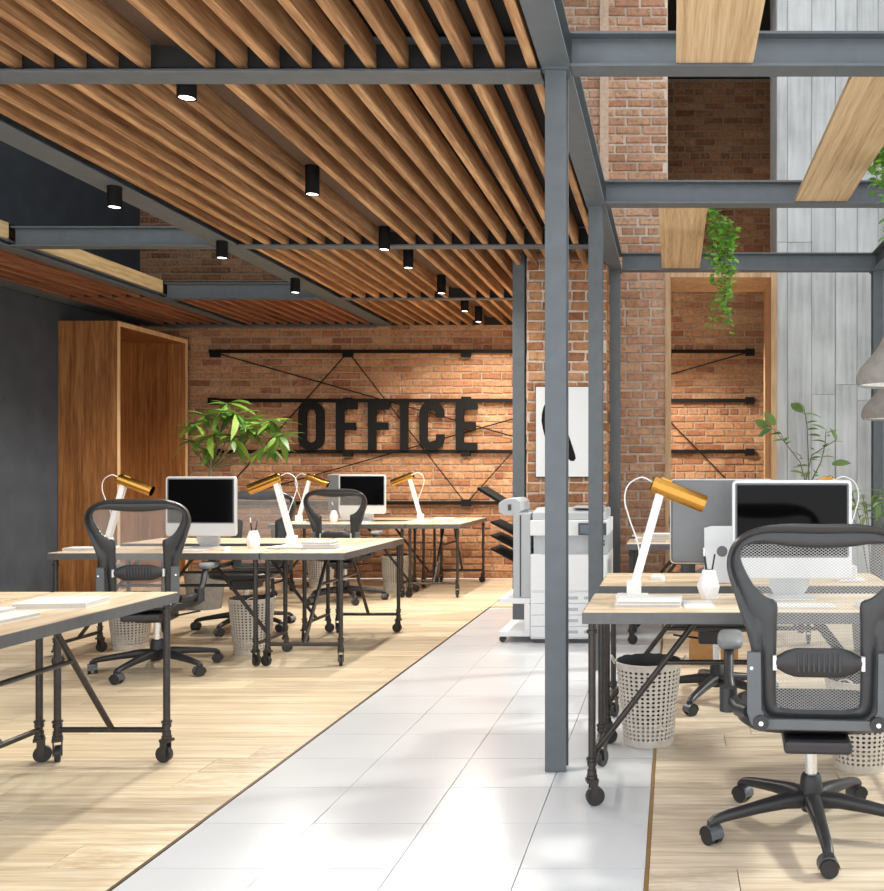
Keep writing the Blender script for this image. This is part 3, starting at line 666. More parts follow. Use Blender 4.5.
def make_chair(label):
    root = thing('mesh_office_chair', label, 'chair')
    # back hoop
    o, i = cr(OUT), cr(INN); n = len(o); prof = [(0, 0.004, 0), (0.0, -0.014, 0), (0.10, -0.026, 0), (0.26, -0.024, 0), (0.40, -0.010, 0), (0.5, -0.012, 0), (0.78, -0.016, 0), (0.97, -0.008, 0), (1.0, 0.0, 0), (1.0, 0.008, 0), (0.7, 0.014, 0), (0.2, 0.018, 0)]
    vs = []; k = len(prof)
    for a, b in zip(o, i):
        for t, dy, _ in prof:
            x, z = a[0] + (b[0] - a[0]) * t, a[1] + (b[1] - a[1]) * t; vs.append((x, yb(x, z) + dy, z))
    fs = [(p * k + q, p * k + (q + 1) % k, ((p + 1) % n) * k + (q + 1) % k, ((p + 1) % n) * k + q) for p in range(n) for q in range(k)]
    MB().add(vs, fs).build('back_frame', 'chair', root, 50)
    # woven suspension: crossing diagonal strands
    ax, az, wd = 0.0068, 0.0050, 0.0012; m = MB(); wcache = {}
    def W(j):
        if j not in wcache: wcache[j] = inw(0.463 + j * az)
        return wcache[j]
    jm = int((1.05 - 0.463) / az)
    for j in range(1, jm):
        for q in range(-42, 43):
            if (q + j) % 2: continue
            for s2 in (-1, 1):
                x0, z0, x1, z1 = q * ax, 0.463 + j * az, (q + s2) * ax, 0.463 + (j + 1) * az
                if abs(x0) > W(j) + .01 or abs(x1) > W(j + 1) + .01 or W(j) == 0 or W(j + 1) == 0: continue
                if z0 > 1.03 - 0.0 and False: continue
                m.add([(x0 - wd, yb(x0, z0), z0), (x0 + wd, yb(x0, z0), z0), (x1 + wd, yb(x1, z1), z1), (x1 - wd, yb(x1, z1), z1)], [(0, 1, 2, 3)])
    m.build('back_mesh', 'pellicle', root, None, fix=False)
    # lumbar pad
    lp = MB(); nx = 18; vs = []
    for a in range(nx + 1):
        x = -0.142 + 0.284 * a / nx; hh = 0.019 + 0.036 * (1 - (abs(x) / 0.142) ** 3) * (1 if abs(x) < 0.138 else .6); hh = min(hh, 0.05)
        for (dz, dy) in ((-1, -0.022), (-0.8, -0.032), (0, -0.036), (0.8, -0.032), (1, -0.022), (0, -0.018)):
            z = 0.638 + dz * hh; vs.append((x, yb(x, 0.638) + dy, z))
    fs = [(p * 6 + q, p * 6 + (q + 1) % 6, (p + 1) * 6 + (q + 1) % 6, (p + 1) * 6 + q) for p in range(nx) for q in range(6)]
    pad = lp.add(vs, fs).build('lumbar_pad', 'chair_dark', root, 50)
    m = MB()
    for q in range(9): x = -0.068 + q * 0.017; m.obox((x, yb(x, .638) - 0.037, 0.640), (0, 0.05, 1), (0, 1, 0), 0.062, 0.0075, 0.008)
    m.build('rib', 'chair', pad, None, bevel=0.002)
    for s2 in (-1, 1): MB().box(s2 * 0.146 - 0.006, s2 * 0.146 + 0.006, yb(.14, .638) - 0.034, yb(.14, .638) - 0.008, 0.612, 0.66).build('clip', 'alu', root, None)
    # yoke: side plates, cross bar, pivots
    for s2 in (-1, 1):
        m = MB(); pl = [(0.192, 0.675), (0.238, 0.675), (0.238, 0.47), (0.225, 0.43), (0.20, 0.412), (0.17, 0.412), (0.178, 0.45), (0.19, 0.48)]
        m.prism([(s2 * x, z) for x, z in pl], -0.262, -0.238); m.build('yoke_plate', 'chair_grey', root, None, bevel=0.003)
        MB().cyl((s2 * 0.192, -0.272, 0.437), (s2 * 0.192, -0.236, 0.437), 0.026, n=24).build('pivot', 'chair_dark', root, 40)
        MB().cyl((s2 * 0.192, -0.276, 0.437), (s2 * 0.192, -0.27, 0.437), 0.008, n=12).build('pivot_screw', 'chrome', root, 40)
        MB().cyl((s2 * 0.223, -0.2665, 0.622), (s2 * 0.223, -0.26, 0.622), 0.006, n=12).build('plate_screw', 'chrome', root, 40)
    MB().box(-0.19, 0.19, -0.258, -0.238, 0.412, 0.446).build('yoke_bar', 'chair_grey', root, None, bevel=0.003)
    for p in root.children_recursive:
        if p.type == 'MESH':
            for v in p.data.vertices: v.co = (v.co.x * 0.965, v.co.y - 0.09, 1.112 - (1.112 - v.co.z) * 0.945)
    # seat: rounded pan with a waterfall front
    def seat_pt(u, r_):
        a = 2 * math.pi * u; c, s = math.cos(a), math.sin(a); e = 0.55
        x = 0.265 * math.copysign(abs(c) ** e, c) * r_; y = -0.03 + 0.235 * math.copysign(abs(s) ** e, s) * r_
        return x, y
    m = MB(); nn = 44; vs = []; pr_ = [(0.02, -0.01), (0.8, -0.008), (0.93, 0.010), (1.0, 0.0), (0.99, -0.03), (0.9, -0.045), (0.02, -0.05)]
    for r_, dz in pr_:
        for u in range(nn):
            x, y = seat_pt(u / nn, r_); vs.append((x, y, 0.455 + dz - 0.09 * max(0, y - 0.14) ** 1.2 - 0.35 * 0 + 0.12 * max(0, abs(x) - 0.2)))
    fs = [(p * nn + q, p * nn + (q + 1) % nn, (p + 1) * nn + (q + 1) % nn, (p + 1) * nn + q) for p in range(len(pr_) - 1) for q in range(nn)] + [tuple(range(nn)), tuple(reversed(range((len(pr_) - 1) * nn, len(pr_) * nn)))]
    m.add(vs, fs).build('seat', 'chair_dark', root, 50)
    m = MB().box(-0.10, 0.10, -0.12, 0.10, 0.325, 0.408).box(-0.11, 0.11, -0.315, -0.10, 0.362, 0.405); m.build('tilt_mechanism', 'chair_dark', root, None, bevel=0.012)
    MB().cyl((0.0, 0, 0.33), (0.24, 0.06, 0.37), 0.006, n=8).build('tilt_lever', 'chair_dark', root, 40)
    # arms
    for s2 in (-1, 1):
        m = MB(); P_ = []
        for (x, y, z, r_) in ((0.225, -0.32, 0.50, .02), (0.255, -0.25, 0.49, .024), (0.282, -0.13, 0.50, .022), (0.292, -0.08, 0.56, .018), (0.292, -0.03, 0.63, .018), (0.29, 0.01, 0.655, .02)):
            P_.append((s2 * x, y, z, r_))
        m.tube([p[:3] for p in P_], [p[3] for p in P_], 10); am = m.build('arm_post', 'chair_dark', root, 60)
        m = MB().cyl((s2 * 0.292, -0.15, 0.46), (s2 * 0.292, -0.15, 0.54), 0.03, n=16); m.build('arm_adjuster', 'chair_dark', am, 40)
        m = MB(); nn = 28; vs = []
        for r_, z in ((0.05, 0.650), (0.9, 0.650), (1.0, 0.660), (1.0, 0.674), (0.9, 0.684), (0.05, 0.687)):
            for u in range(nn):
                a = 2 * math.pi * u / nn; c, s = math.cos(a), math.sin(a)
                vs.append((s2 * 0.287 + 0.047 * r_ * math.copysign(abs(c) ** .6, c), 0.07 + 0.125 * r_ * math.copysign(abs(s) ** .6, s), z))
        fs = [(p * nn + q, p * nn + (q + 1) % nn, (p + 1) * nn + (q + 1) % nn, (p + 1) * nn + q) for p in range(5) for q in range(nn)] + [tuple(range(nn)), tuple(range(5 * nn, 6 * nn))]
        m.add(vs, fs).build('arm_pad', 'armpad', root, 60)
    # column and five star base
    MB().cyl((0, 0, 0.19), (0, 0, 0.335), 0.022, n=20).build('gas_column', 'chrome', root, 40)
    MB().lathe([(0.001, 0.075), (0.034, 0.075), (0.042, 0.10), (0.043, 0.14), (0.039, 0.175), (0.036, 0.195), (0.030, 0.205), (0.001, 0.205)], 24).build('base_hub', 'chair_dark', root, 40)
    vs = []; secs = [(0.02, 0.115, 0.033, 0.03), (0.10, 0.118, 0.029, 0.026), (0.20, 0.107, 0.024, 0.021), (0.32, 0.090, 0.020, 0.017), (0.368, 0.080, 0.019, 0.015), (0.388, 0.068, 0.017, 0.012)]
    for r_, z, hw, hh in secs:
        for q in range(10):
            a = 2 * math.pi * q / 10; c, s = math.cos(a), math.sin(a)
            vs.append((r_, hw * math.copysign(abs(c) ** .7, c), z + hh * math.copysign(abs(s) ** .7, s)))
    fs = [(p * 10 + q, p * 10 + (q + 1) % 10, (p + 1) * 10 + (q + 1) % 10, (p + 1) * 10 + q) for p in range(5) for q in range(10)] + [tuple(range(10)), tuple(range(50, 60))]
    lme = MB().add(vs, fs).mesh('base_leg', 'chair_dark', 50)
    cm = MB()
    for s2 in (-1, 1): cm.cyl((0.0, s2 * 0.008, 0.030), (0.0, s2 * 0.026, 0.030), 0.030, n=18)
    cme = cm.mesh('caster', 'rubber', 40)
    hm = MB(); vs = []
    for q in range(9):
        a = R(-10 + 200 * q / 8); vs += [(0.034 * math.cos(a), s3, 0.031 + 0.034 * math.sin(a)) for s3 in (-0.028, 0.028)]
    hm.add(vs, [(2 * q, 2 * q + 1, 2 * q + 3, 2 * q + 2) for q in range(8)]); hm.box(-0.02, 0.02, -0.006, 0.006, 0.02, 0.06); hm.cyl((0, 0, .055), (0, 0, .075), .011, n=10)
    hme = hm.mesh('caster_hood', 'chair_grey', 40)
    for q in range(5):
        lg = inst('base_leg', lme, root, (0, 0, 0), (0, 0, R(-90 + 72 * q)))
        rz = [R(90), R(70), R(150), R(15), R(110)][q]
        inst('caster', cme, lg, (0.376, 0, 0), (0, 0, rz)); inst('caster_hood', hme, lg, (0.376, 0, 0), (0, 0, rz))
    return root
def spin_base(ch, da):
    for p in ch.children:
        if p.name.startswith('base_leg'): p.rotation_euler = (0, 0, p.rotation_euler[2] + da)
ch0 = make_chair('large dark grey mesh office chair seen from behind at the right desk')
ch0.location = (0.491, 3.38, 0); ch0.rotation_euler = (0, 0, R(-4)); spin_base(ch0, R(4))
c = dup(ch0, (-3.30, 6.08, 0), R(11), 'dark grey mesh office chair pulled up to the middle cluster with its back to the charcoal wall corner'); c['label'] = 'dark mesh office chair with arms, on the chair side of the middle cluster'; spin_base(c, R(-21))
c = dup(ch0, (-3.47, 7.72, 0), R(186), 'mesh office chair across the middle cluster, behind the monitor and gold lamp'); spin_base(c, R(20))
c = dup(ch0, (-3.23, 9.36, 0), R(4), 'dark mesh office chair at the cluster by the OFFICE wall'); spin_base(c, R(25))
c = dup(ch0, (0.245, 5.32, 0), R(176), 'mesh office chair across the right desks, behind the monitor seen from the back'); spin_base(c, R(12))

# ---------------------------------------------------------------- all-in-one computers
def make_monitor(label):
    root = thing('desktop_computer', label, 'computer')
    w2, zb, zt, t = 0.25, 0.085, 0.497, 0.022
    def rr(hw, z0, z1, r_, n=6):
        pts = []
        for cx, cz, a0 in ((hw - r_, z1 - r_, 0), (-hw + r_, z1 - r_, 90), (-hw + r_, z0 + r_, 180), (hw - r_, z0 + r_, 270)):
            for k in range(n + 1): a = R(a0 + 90 * k / n); pts.append((cx + r_ * math.cos(a), cz + r_ * math.sin(a)))
        return pts
    MB().prism(rr(w2, zb, zt, 0.022), -0.012, 0.012).build('casing', 'alu', root, 30, bevel=0.003)
    m = MB(); m.prism(rr(w2 - 0.006, zb + 0.006, zt - 0.006, 0.02), 0.011, 0.03); m.build('rear_shell', 'mon_back', root, 30, bevel=0.008)
    m = MB(); m.prism(rr(w2 - 0.013, zb + 0.088, zt - 0.013, 0.008), -0.0138, -0.011); m.build('screen_bezel', 'chair_grey', root, None)
    MB().prism(rr(w2 - 0.021, zb + 0.096, zt - 0.021, 0.003), -0.0148, -0.0136).build('screen', 'screen', root, None)
    # bent foot: base plate and leaning support with a cable hole
    MB().box(-0.095, 0.095, -0.07, 0.10, 0, 0.008).build('base_plate', 'alu', root, None, bevel=0.003)
    m = MB(); nn = 24; hz, hr = 0.15, 0.026
    vs = []
    def sup(x, z, back): return (x, 0.10 - 0.24 * z + (0.008 if back else 0), z)
    outer = []
    for k in range(nn):
        a = 2 * math.pi * (k + 0.5) / nn; c, s = math.cos(a), math.sin(a); q = max(abs(c) / 0.085, abs(s) / (0.12 if s > 0 else 0.146))
        outer.append((c / q, hz + s / q))
    for back in (0, 1):
        vs += [sup(x, z, back) for x, z in outer]; vs += [sup(hr * math.cos(2 * math.pi * (k + .5) / nn), hz + hr * math.sin(2 * math.pi * (k + .5) / nn), back) for k in range(nn)]
    fs = []
    for k in range(nn):
        k2 = (k + 1) % nn; fs += [(k, k2, nn + k2, nn + k), (2 * nn + k, 3 * nn + k, 3 * nn + k2, 2 * nn + k2), (k, 2 * nn + k, 2 * nn + k2, k2), (nn + k, nn + k2, 3 * nn + k2, 3 * nn + k)]
    sp = m.add(vs, fs).build('stand', 'alu', root, None)
    MB().cyl((0, 0.10 - 0.24 * hz + 0.001, hz), (0, 0.10 - 0.24 * hz + 0.006, hz), hr, n=24).build('cable_grommet', 'mon_back', sp, 40)
    return root
mon0 = make_monitor('silver all-in-one computer with reflecting black screen in front of the large mesh chair')
mon0.location = (0.497, 3.98, DH)
dup(mon0, (0.235, 4.62, DH), R(180), 'silver all-in-one computer seen from the back beside the gold lamp')
dup(mon0, (-3.265, 6.58, DH), R(-3), 'silver all-in-one computer with black screen in the middle cluster')
dup(mon0, (-3.262, 9.98, DH), R(-2), 'silver all-in-one computer with black screen below the OFFICE letters')
dup(mon0, (-3.62, 10.66, DH), R(180), 'all-in-one computer facing the brick wall behind another computer')

# ---------------------------------------------------------------- gold desk lamps
def make_lamp(label):
    """arm leans towards +x, shade points to +x and down"""
    root = thing('desk_lamp', label, 'lamp')
    MB().box(-0.075, 0.06, -0.06, 0.06, 0, 0.012).build('base_plate', 'white', root, None, bevel=0.004)
    MB().box(-0.03, 0.03, -0.032, 0.032, 0.012, 0.075).build('arm_bracket', 'white', root, None, bevel=0.006)
    a0, a1 = Vector((0.0, 0, 0.045)), Vector((0.118, 0, 0.468)); d = (a1 - a0)
    for s2 in (-1, 1): MB().obox((a0 + a1) / 2 + Vector((0, s2 * 0.016, 0)), d, (1, 0, 0), d.length + 0.03, 0.008, 0.036).build('arm_bar', 'white', root, None, bevel=0.003)
    for p in (a0 + d * .02, a1): MB().cyl(p + Vector((0, -0.026, 0)), p + Vector((0, 0.026, 0)), 0.008, n=12).build('pivot_bolt', 'chrome', root, 40)
    s0 = Vector((0.075, 0, 0.482)); ax = Vector((0.225, 0, -0.088)); s1 = s0 + ax; axn = ax.normalized(); up = Vector((0, 1, 0)); rt = axn.cross(up)
    m = MB(); vs = []; prof = [(0.001, 0.0), (0.030, 0.0), (0.037, 0.006), (0.0375, 0.17), (0.0375, 0.242), (0.0345, 0.242), (0.034, 0.05), (0.001, 0.05)]; nn = 28
    for r_, t in prof:
        for k in range(nn):
            a = 2 * math.pi * k / nn; vs.append(s0 + axn * t + up * (r_ * math.cos(a)) + rt * (r_ * math.sin(a)))
    fs = [(p * nn + q, p * nn + (q + 1) % nn, (p + 1) * nn + (q + 1) % nn, (p + 1) * nn + q) for p in range(len(prof) - 1) for q in range(nn)]
    sh = m.add(vs, fs).build('shade', 'gold', root, 40)
    MB().obox(s0 + axn * 0.055 + rt * 0.035, ax, rt, 0.05, 0.03, 0.016).build('shade_clamp', 'gold', sh, None, bevel=0.003)
    pts = []
    ctrl = [Vector((0.078, 0.0, 0.488)), Vector((0.03, 0.0, 0.508)), Vector((-0.025, 0.005, 0.475)), Vector((-0.04, 0.01, 0.41)), Vector((-0.02, 0.02, 0.33)), Vector((0.02, 0.03, 0.2)), Vector((0.012, 0.035, 0.06))]
    for i in range(len(ctrl) - 1):
        p0, p1, p2, p3 = ctrl[max(i - 1, 0)], ctrl[i], ctrl[i + 1], ctrl[min(i + 2, len(ctrl) - 1)]
        for k in range(6):
            t = k / 6; pts.append(0.5 * ((2 * p1) + (p2 - p0) * t + (2 * p0 - 5 * p1 + 4 * p2 - p3) * t * t + (3 * p1 - p0 - 3 * p2 + p3) * t ** 3))
    MB().tube(pts, 0.0032, 6).build('cord', 'white', root, 60)
    return root
lamp0 = make_lamp('white desk lamp with gold cylinder shade on the right desk near the steel post')
lamp0.location = (-0.165, 4.02, DH)
LZ = DH + 0.0005
dup(lamp0, (0.86, 4.62, DH), R(180), 'gold shaded desk lamp hidden behind the large monitor, its cord looping out')
dup(lamp0, (-2.655, 6.62, DH + 0.012), R(178), 'white desk lamp with gold shade beside the book stacks on the middle cluster')
dup(lamp0, (-3.93, 6.60, DH), R(4), 'white desk lamp with gold shade seen over the chair of the middle cluster')
dup(lamp0, (-2.645, 9.95, DH + 0.012), R(180), 'white desk lamp with gold shade next to the far computer below the letters')
dup(lamp0, (-3.90, 9.9, DH), R(2), 'white desk lamp with gold shade left of the chair by the OFFICE wall')

# ---------------------------------------------------------------- perforated waste baskets
def make_basket(label):
    root = thing('waste_basket', label, 'basket')
    na, nr, H, r0, r1 = 34, 17, 0.375, 0.118, 0.155; m = MB()
    def pt(u, v, dr=0.0):
        a = 2 * math.pi * u; r_ = r0 + (r1 - r0) * v + dr; return (r_ * math.cos(a), r_ * math.sin(a), 0.012 + H * v)
    v0, v1 = 0.05, 0.93
    for a in range(na):
        for b in range(nr):
            ua, ub = a / na, (a + 1) / na; va, vb = v0 + (v1 - v0) * b / nr, v0 + (v1 - v0) * (b + 1) / nr
            cu, cv = (ua + ub) / 2, (va + vb) / 2; ru, rv = (ub - ua) * 0.30, (vb - va) * 0.31
            outer = [(ua, va), (cu, va), (ub, va), (ub, cv), (ub, vb), (cu, vb), (ua, vb), (ua, cv)]
            inner = [(cu + ru * math.cos(R(g)), cv + rv * math.sin(R(g))) for g in (225, 270, 315, 0, 45, 90, 135, 180)]
            vs = [pt(*p) for p in outer] + [pt(*p) for p in inner] + [pt(p[0], p[1], -0.004) for p in inner]
            m.add(vs, [(k, (k + 1) % 8, 8 + (k + 1) % 8, 8 + k) for k in range(8)] + [(8 + k, 8 + (k + 1) % 8, 16 + (k + 1) % 8, 16 + k) for k in range(8)])
    m.build('perforated_wall', 'basket', root, None, fix=False)
    rb = lambda v: r0 + (r1 - r0) * v
    MB().lathe([(0.001, 0.0), (r0 - 0.002, 0.0), (rb(.05) + 0.001, 0.012 + H * 0.05), (rb(.05) - 0.004, 0.012 + H * .05), (r0 - 0.01, 0.008), (0.001, 0.008)], 40).build('bottom', 'basket', root, 40)
    z0, z1 = 0.012 + H * 0.93, 0.012 + H
    MB().lathe([(rb(.93) - .004, z0), (rb(.93) + .001, z0), (rb(1) + .001, z1 - .004), (rb(1) + .005, z1), (rb(1) - .003, z1 + .002), (rb(.93) - .004, z0)], 40).build('rim', 'basket', root, 40)
    # liner bag folded over the rim, gathered at one side
    nn = 40; vs = []
    rngb = random.Random(4)
    for r_, z in ((0.112, 0.10), (rb(.86) - .01, z0 - 0.012), (rb(1) - .006, z1 + 0.004)):
        for k in range(nn): vs.append(((r_ + rngb.uniform(-.003, .001)) * math.cos(2 * math.pi * k / nn), (r_ + rngb.uniform(-.003, .001)) * math.sin(2 * math.pi * k / nn), z + rngb.uniform(-.003, .003)))
    MB().add(vs, [(p * nn + q, p * nn + (q + 1) % nn, (p + 1) * nn + (q + 1) % nn, (p + 1) * nn + q) for p in range(2) for q in range(nn)]).build('liner_bag', 'liner', root, 60)
    for s2 in (-1, 1):
        MB().tube([(s2 * (rb(1) + .004), -0.03, z1 - .012), (s2 * (rb(1) + .018), -0.028, z1 + .012), (s2 * (rb(1) + .02), 0, z1 + .022), (s2 * (rb(1) + .018), 0.028, z1 + .012), (s2 * (rb(1) + .004), 0.03, z1 - .012)], 0.004, 6).build('handle', 'basket', root, 60)
    return root
bk0 = make_basket('white perforated waste basket under the right desk by the brass strip')
bk0.location = (-0.115, 4.49, 0)
dup(bk0, (0.815, 4.12, 0), 1, 'white perforated waste basket on the bleached oak behind the large chair')
dup(bk0, (-2.97, 6.70, 0), 2, 'white perforated waste basket under the middle cluster near the end desk')
dup(bk0, (-3.94, 6.9, 0), 3, 'perforated waste basket seen under the chair of the middle cluster')
dup(bk0, (-2.95, 10.1, 0), 4, 'perforated waste basket below the far cluster near its end desk')
dup(bk0, (-3.86, 10.42, 0), 5, 'perforated waste basket at the foot of the OFFICE wall')

# ---------------------------------------------------------------- desk-top small things
def make_vase(label):
    root = thing('pencil_vase', label, 'vase')
    rings = [(0.036, 0.0), (0.050, 0.052), (0.029, 0.118), (0.023, 0.122)]; n = 7; vs = []
    for k, (r_, z) in enumerate(rings):
        for q in range(n): a = 2 * math.pi * (q + (0.5 if k == 1 else 0)) / n; vs.append((r_ * math.cos(a), r_ * math.sin(a), z))
    fs = [tuple(range(n))]
    for k in (0, 1):
        for q in range(n):
            a, b, c_, d = k * n + q, k * n + (q + 1) % n, (k + 1) * n + q, (k + 1) * n + (q + 1) % n
            fs += ([(a, b, c_), (b, d, c_)] if k == 0 else [(a, b, d), (a, d, c_)])
    fs += [(2 * n + q, 2 * n + (q + 1) % n, 3 * n + (q + 1) % n, 3 * n + q) for q in range(n)]
    MB().add(vs, fs).build('body', 'ceramic', root, None)
    for k, (dx, dy, tx) in enumerate(((-0.006, 0, -0.012), (0.006, 0.004, 0.02), (-0.002, 0.006, -0.016))):
        p0, p1 = Vector((dx, dy, 0.07)), Vector((dx + tx, dy, 0.178 + 0.008 * k)); pc = MB().cyl(p0, p1, 0.0035, n=8).build('pencil', 'pencil', root, 40)
        if k != 1: MB().cyl(p1 + Vector((0, 0, -.0005)), p1 + (p1 - p0).normalized() * 0.018, 0.0042, n=8).build('pencil_end', 'white', pc, 40)
    return root
v0 = make_vase('white faceted vase with pencils on the right desk'); v0.location = (0.15, 3.99, DH)
dup(v0, (-2.915, 6.60, DH), 0.6, 'white faceted vase with pencils beside the middle cluster computer')
dup(v0, (-3.57, 10.0, DH), 1.1, 'white faceted vase with pencils in front of the OFFICE wall')
def book_stack(x, y, z, sizes, labels, rz=0.0, base='book'):
    for (bw, bd, bh, dx, da), lb in zip(sizes, labels):
        root = thing('book', lb, 'book', (x + dx, y, z), rz + da); t = 0.002
        MB().box(-bw / 2 + 0.002, bw / 2 - 0.003, -bd / 2 + 0.003, bd / 2 - 0.003, t, bh - t).build('page_block', 'paper_edge', root, None)
        m = MB().box(-bw / 2, bw / 2, -bd / 2, bd / 2, 0, t).box(-bw / 2, bw / 2, -bd / 2, bd / 2, bh - t, bh).box(-bw / 2, -bw / 2 + 0.002, -bd / 2, bd / 2, t, bh - t); m.build('cover', 'paper', root, None)
        z += bh
def sheet(x, y, z, w_, d, rz, label, n=1):
    for k in range(n):
        o = MB().box(-w_ / 2, w_ / 2, -d / 2, d / 2, 0, 0.004).build('paper_pad', 'paper', None, None, loc=(x, y, z), rot=(0, 0, rz)); tag(o, label, 'paper')
def mouse(x, y, z, rz, label):
    m = MB(); vs = []; nn = 20
    for r_, zz in ((1.0, 0.0), (1.0, 0.008), (0.9, 0.018), (0.6, 0.025), (0.02, 0.027)):
        for k in range(nn): a = 2 * math.pi * k / nn; vs.append((0.03 * r_ * math.cos(a), 0.052 * r_ * math.sin(a), zz))
    fs = [(p * nn + q, p * nn + (q + 1) % nn, (p + 1) * nn + (q + 1) % nn, (p + 1) * nn + q) for p in range(4) for q in range(nn)]
    o = m.add(vs, fs).build('computer_mouse', 'white', None, 50, loc=(x, y, z), rot=(0, 0, rz)); tag(o, label, 'mouse')
def keyboard(x, y, z, rz, label):
    root = thing('keyboard', label, 'keyboard', (x, y, z), rz)
    MB().box(-0.14, 0.14, -0.055, 0.055, 0, 0.007).build('tray', 'alu', root, None, bevel=0.002)
    m = MB()
    for r_ in range(5):
        for c_ in range(14): m.box(-0.134 + c_ * 0.0192, -0.134 + c_ * 0.0192 + 0.0165, -0.05 + r_ * 0.0202, -0.05 + r_ * 0.0202 + 0.017, 0.007, 0.0095)
    m.build('keys', 'white', root, None)['kind'] = 'stuff'
book_stack(-2.42, 6.53, DH, [(0.22, 0.16, 0.018, 0, 0), (0.21, 0.15, 0.016, 0.004, 0.05), (0.2, 0.15, 0.018, -0.006, -0.06)], ['white book at the bottom of the stack on the middle end desk', 'white book in the middle of the stack on the middle end desk', 'white book on top of the stack on the middle end desk'])
book_stack(-2.64, 6.60, DH, [(0.30, 0.17, 0.012, 0, 0), ], ['flat white book under the gold lamp of the middle cluster'], 0.0)
sheet(-2.36, 6.34, DH, 0.21, 0.15, 0.1, 'white sheets at the near corner of the middle end desk')
sheet(-2.27, 6.62, DH, 0.16, 0.22, -0.1, 'white sheets beside the book stack on the middle end desk')
mouse(-3.0, 6.38, DH, 0.4, 'white computer mouse on the middle cluster'); keyboard(-3.26, 6.36, DH, 0, 'white keyboard on the middle cluster')
book_stack(-3.98, 6.42, DH, [(0.2, 0.15, 0.02, 0, 0.1)], ['white book at the left end of the middle cluster'])
book_stack(-2.50, 9.88, DH, [(0.2, 0.15, 0.018, 0.12, 0), (0.2, 0.15, 0.016, 0.115, 0.05), (0.19, 0.15, 0.016, 0.12, -0.05)], ['white book at the bottom of the stack on the far end desk', 'white book in the middle of the stack on the far end desk', 'white book on top of the stack on the far end desk'])
sheet(-2.25, 10.0, DH, 0.16, 0.22, 0.2, 'white sheets on the far end desk')
book_stack(-2.64, 9.93, DH, [(0.28, 0.17, 0.012, 0, 0)], ['flat white book under the lamp on the far end desk'])
keyboard(-3.27, 9.74, DH, 0, 'white keyboard in front of the far computer')
# right desk
book_stack(-0.10, 3.80, DH, [(0.26, 0.19, 0.014, 0, 0.02), (0.25, 0.18, 0.012, 0.01, -0.03)], ['white book at the bottom on the right desk before the lamp', 'white book lying on another on the right desk before the lamp'])
sheet(0.10, 3.80, DH, 0.12, 0.2, 0.05, 'white sheets beside the books on the right desk')
keyboard(0.50, 3.74, DH, 0, 'white keyboard on the right desk'); mouse(0.75, 3.74, DH, 0, 'white computer mouse on the right desk')
mouse(-0.075, 4.68, DH, 0.5, 'white computer mouse across on the desk behind the lamp')
# nearest cluster
book_stack(-2.43, 3.78, DH, [(0.27, 0.2, 0.022, 0, 0.12)], ['thick white book on the cut off end desk'])
book_stack(-2.50, 3.42, DH, [(0.28, 0.2, 0.014, 0.02, -0.05), (0.2, 0.26, 0.014, -0.06, -0.1)], ['white book lying low on the cut off end desk', 'white book crossing another on the cut off end desk'])
# far right desk
book_stack(-0.17, 7.2, DH, [(0.24, 0.17, 0.016, 0, 0), (0.23, 0.16, 0.016, 0.01, 0.08), (0.2, 0.15, 0.03, 0.05, -0.05)], ['white book lowest on the desk by the far post', 'white book second on the desk by the far post', 'thick white book topmost on the desk by the far post'])
# box on the floor behind the right desks
bx = thing('cardboard_box', 'brown cardboard box on the floor behind the right desks', 'box', (0.27, 6.4, 0))
MB().box(-0.16, 0.16, -0.13, 0.13, 0, 0.28).build('carton', 'cardboard', bx, None)
for s2 in (-1, 1): MB().obox((0, s2 * 0.068, 0.283 + 0.004), (1, 0, 0), (0, -s2 * 0.05, 1), 0.318, 0.126, 0.004).build('flap', 'cardboard', bx, None)

# ---------------------------------------------------------------- photocopier
pc = thing('photocopier', 'white and grey office photocopier with black output trays by the brick pier', 'photocopier', (-1.06, 7.06, 0))
PW = 0.575
MB().box(0, PW, 0, 0.62, 0.03, 0.66).build('cabinet', 'printer', pc, None, bevel=0.006)
MB().box(0.02, PW - 0.02, 0.02, 0.6, 0.0, 0.03).build('plinth', 'printer_dark', pc, None)
for k in range(4):
    z = 0.045 + k * 0.084
    if k == 3: pass
    d = MB().box(0.004, PW - 0.004, -0.012, 0.0, z, z + 0.08).build('paper_drawer', 'printer', pc, None, bevel=0.003)
    MB().box(0.22, PW - 0.22, -0.0135, -0.011, z + 0.03, z + 0.052).build('drawer_grip', 'printer_grey', d, None)
    MB().box(0.40, 0.50, -0.0135, -0.011, z + 0.03, z + 0.052).build('drawer_grip', 'printer_grey', d, None)
MB().box(0.004, PW - 0.004, -0.012, 0.0, 0.392, 0.655).build('front_door', 'printer', pc, None, bevel=0.004)
MB().box(0.02, PW - 0.14, 0.03, 0.6, 0.66, 0.80).build('output_bay', 'printer_grey', pc, None)
m = MB().box(PW - 0.14, PW, 0.0, 0.6, 0.66, 0.80); m.build('side_block', 'printer_grey', pc, None, bevel=0.004)
for r_ in range(2):
    for c_ in range(3): MB().box(PW - 0.105 + c_ * 0.03, PW - 0.082 + c_ * 0.03, -0.003, 0.0, 0.725 + r_ * 0.024, 0.743 + r_ * 0.024).build('vent', 'printer_dark', pc, None)
sc = MB().box(0, PW, -0.02, 0.62, 0.80, 0.915).build('scanner', 'printer', pc, None, bevel=0.008)
cp = MB().box(0.36, PW - 0.01, -0.045, -0.018, 0.805, 0.895).build('control_panel', 'printer_dark', pc, None, bevel=0.004)
MB().box(0.375, 0.455, -0.0475, -0.044, 0.82, 0.882).build('touch_screen', 'printer_lcd', cp, None)
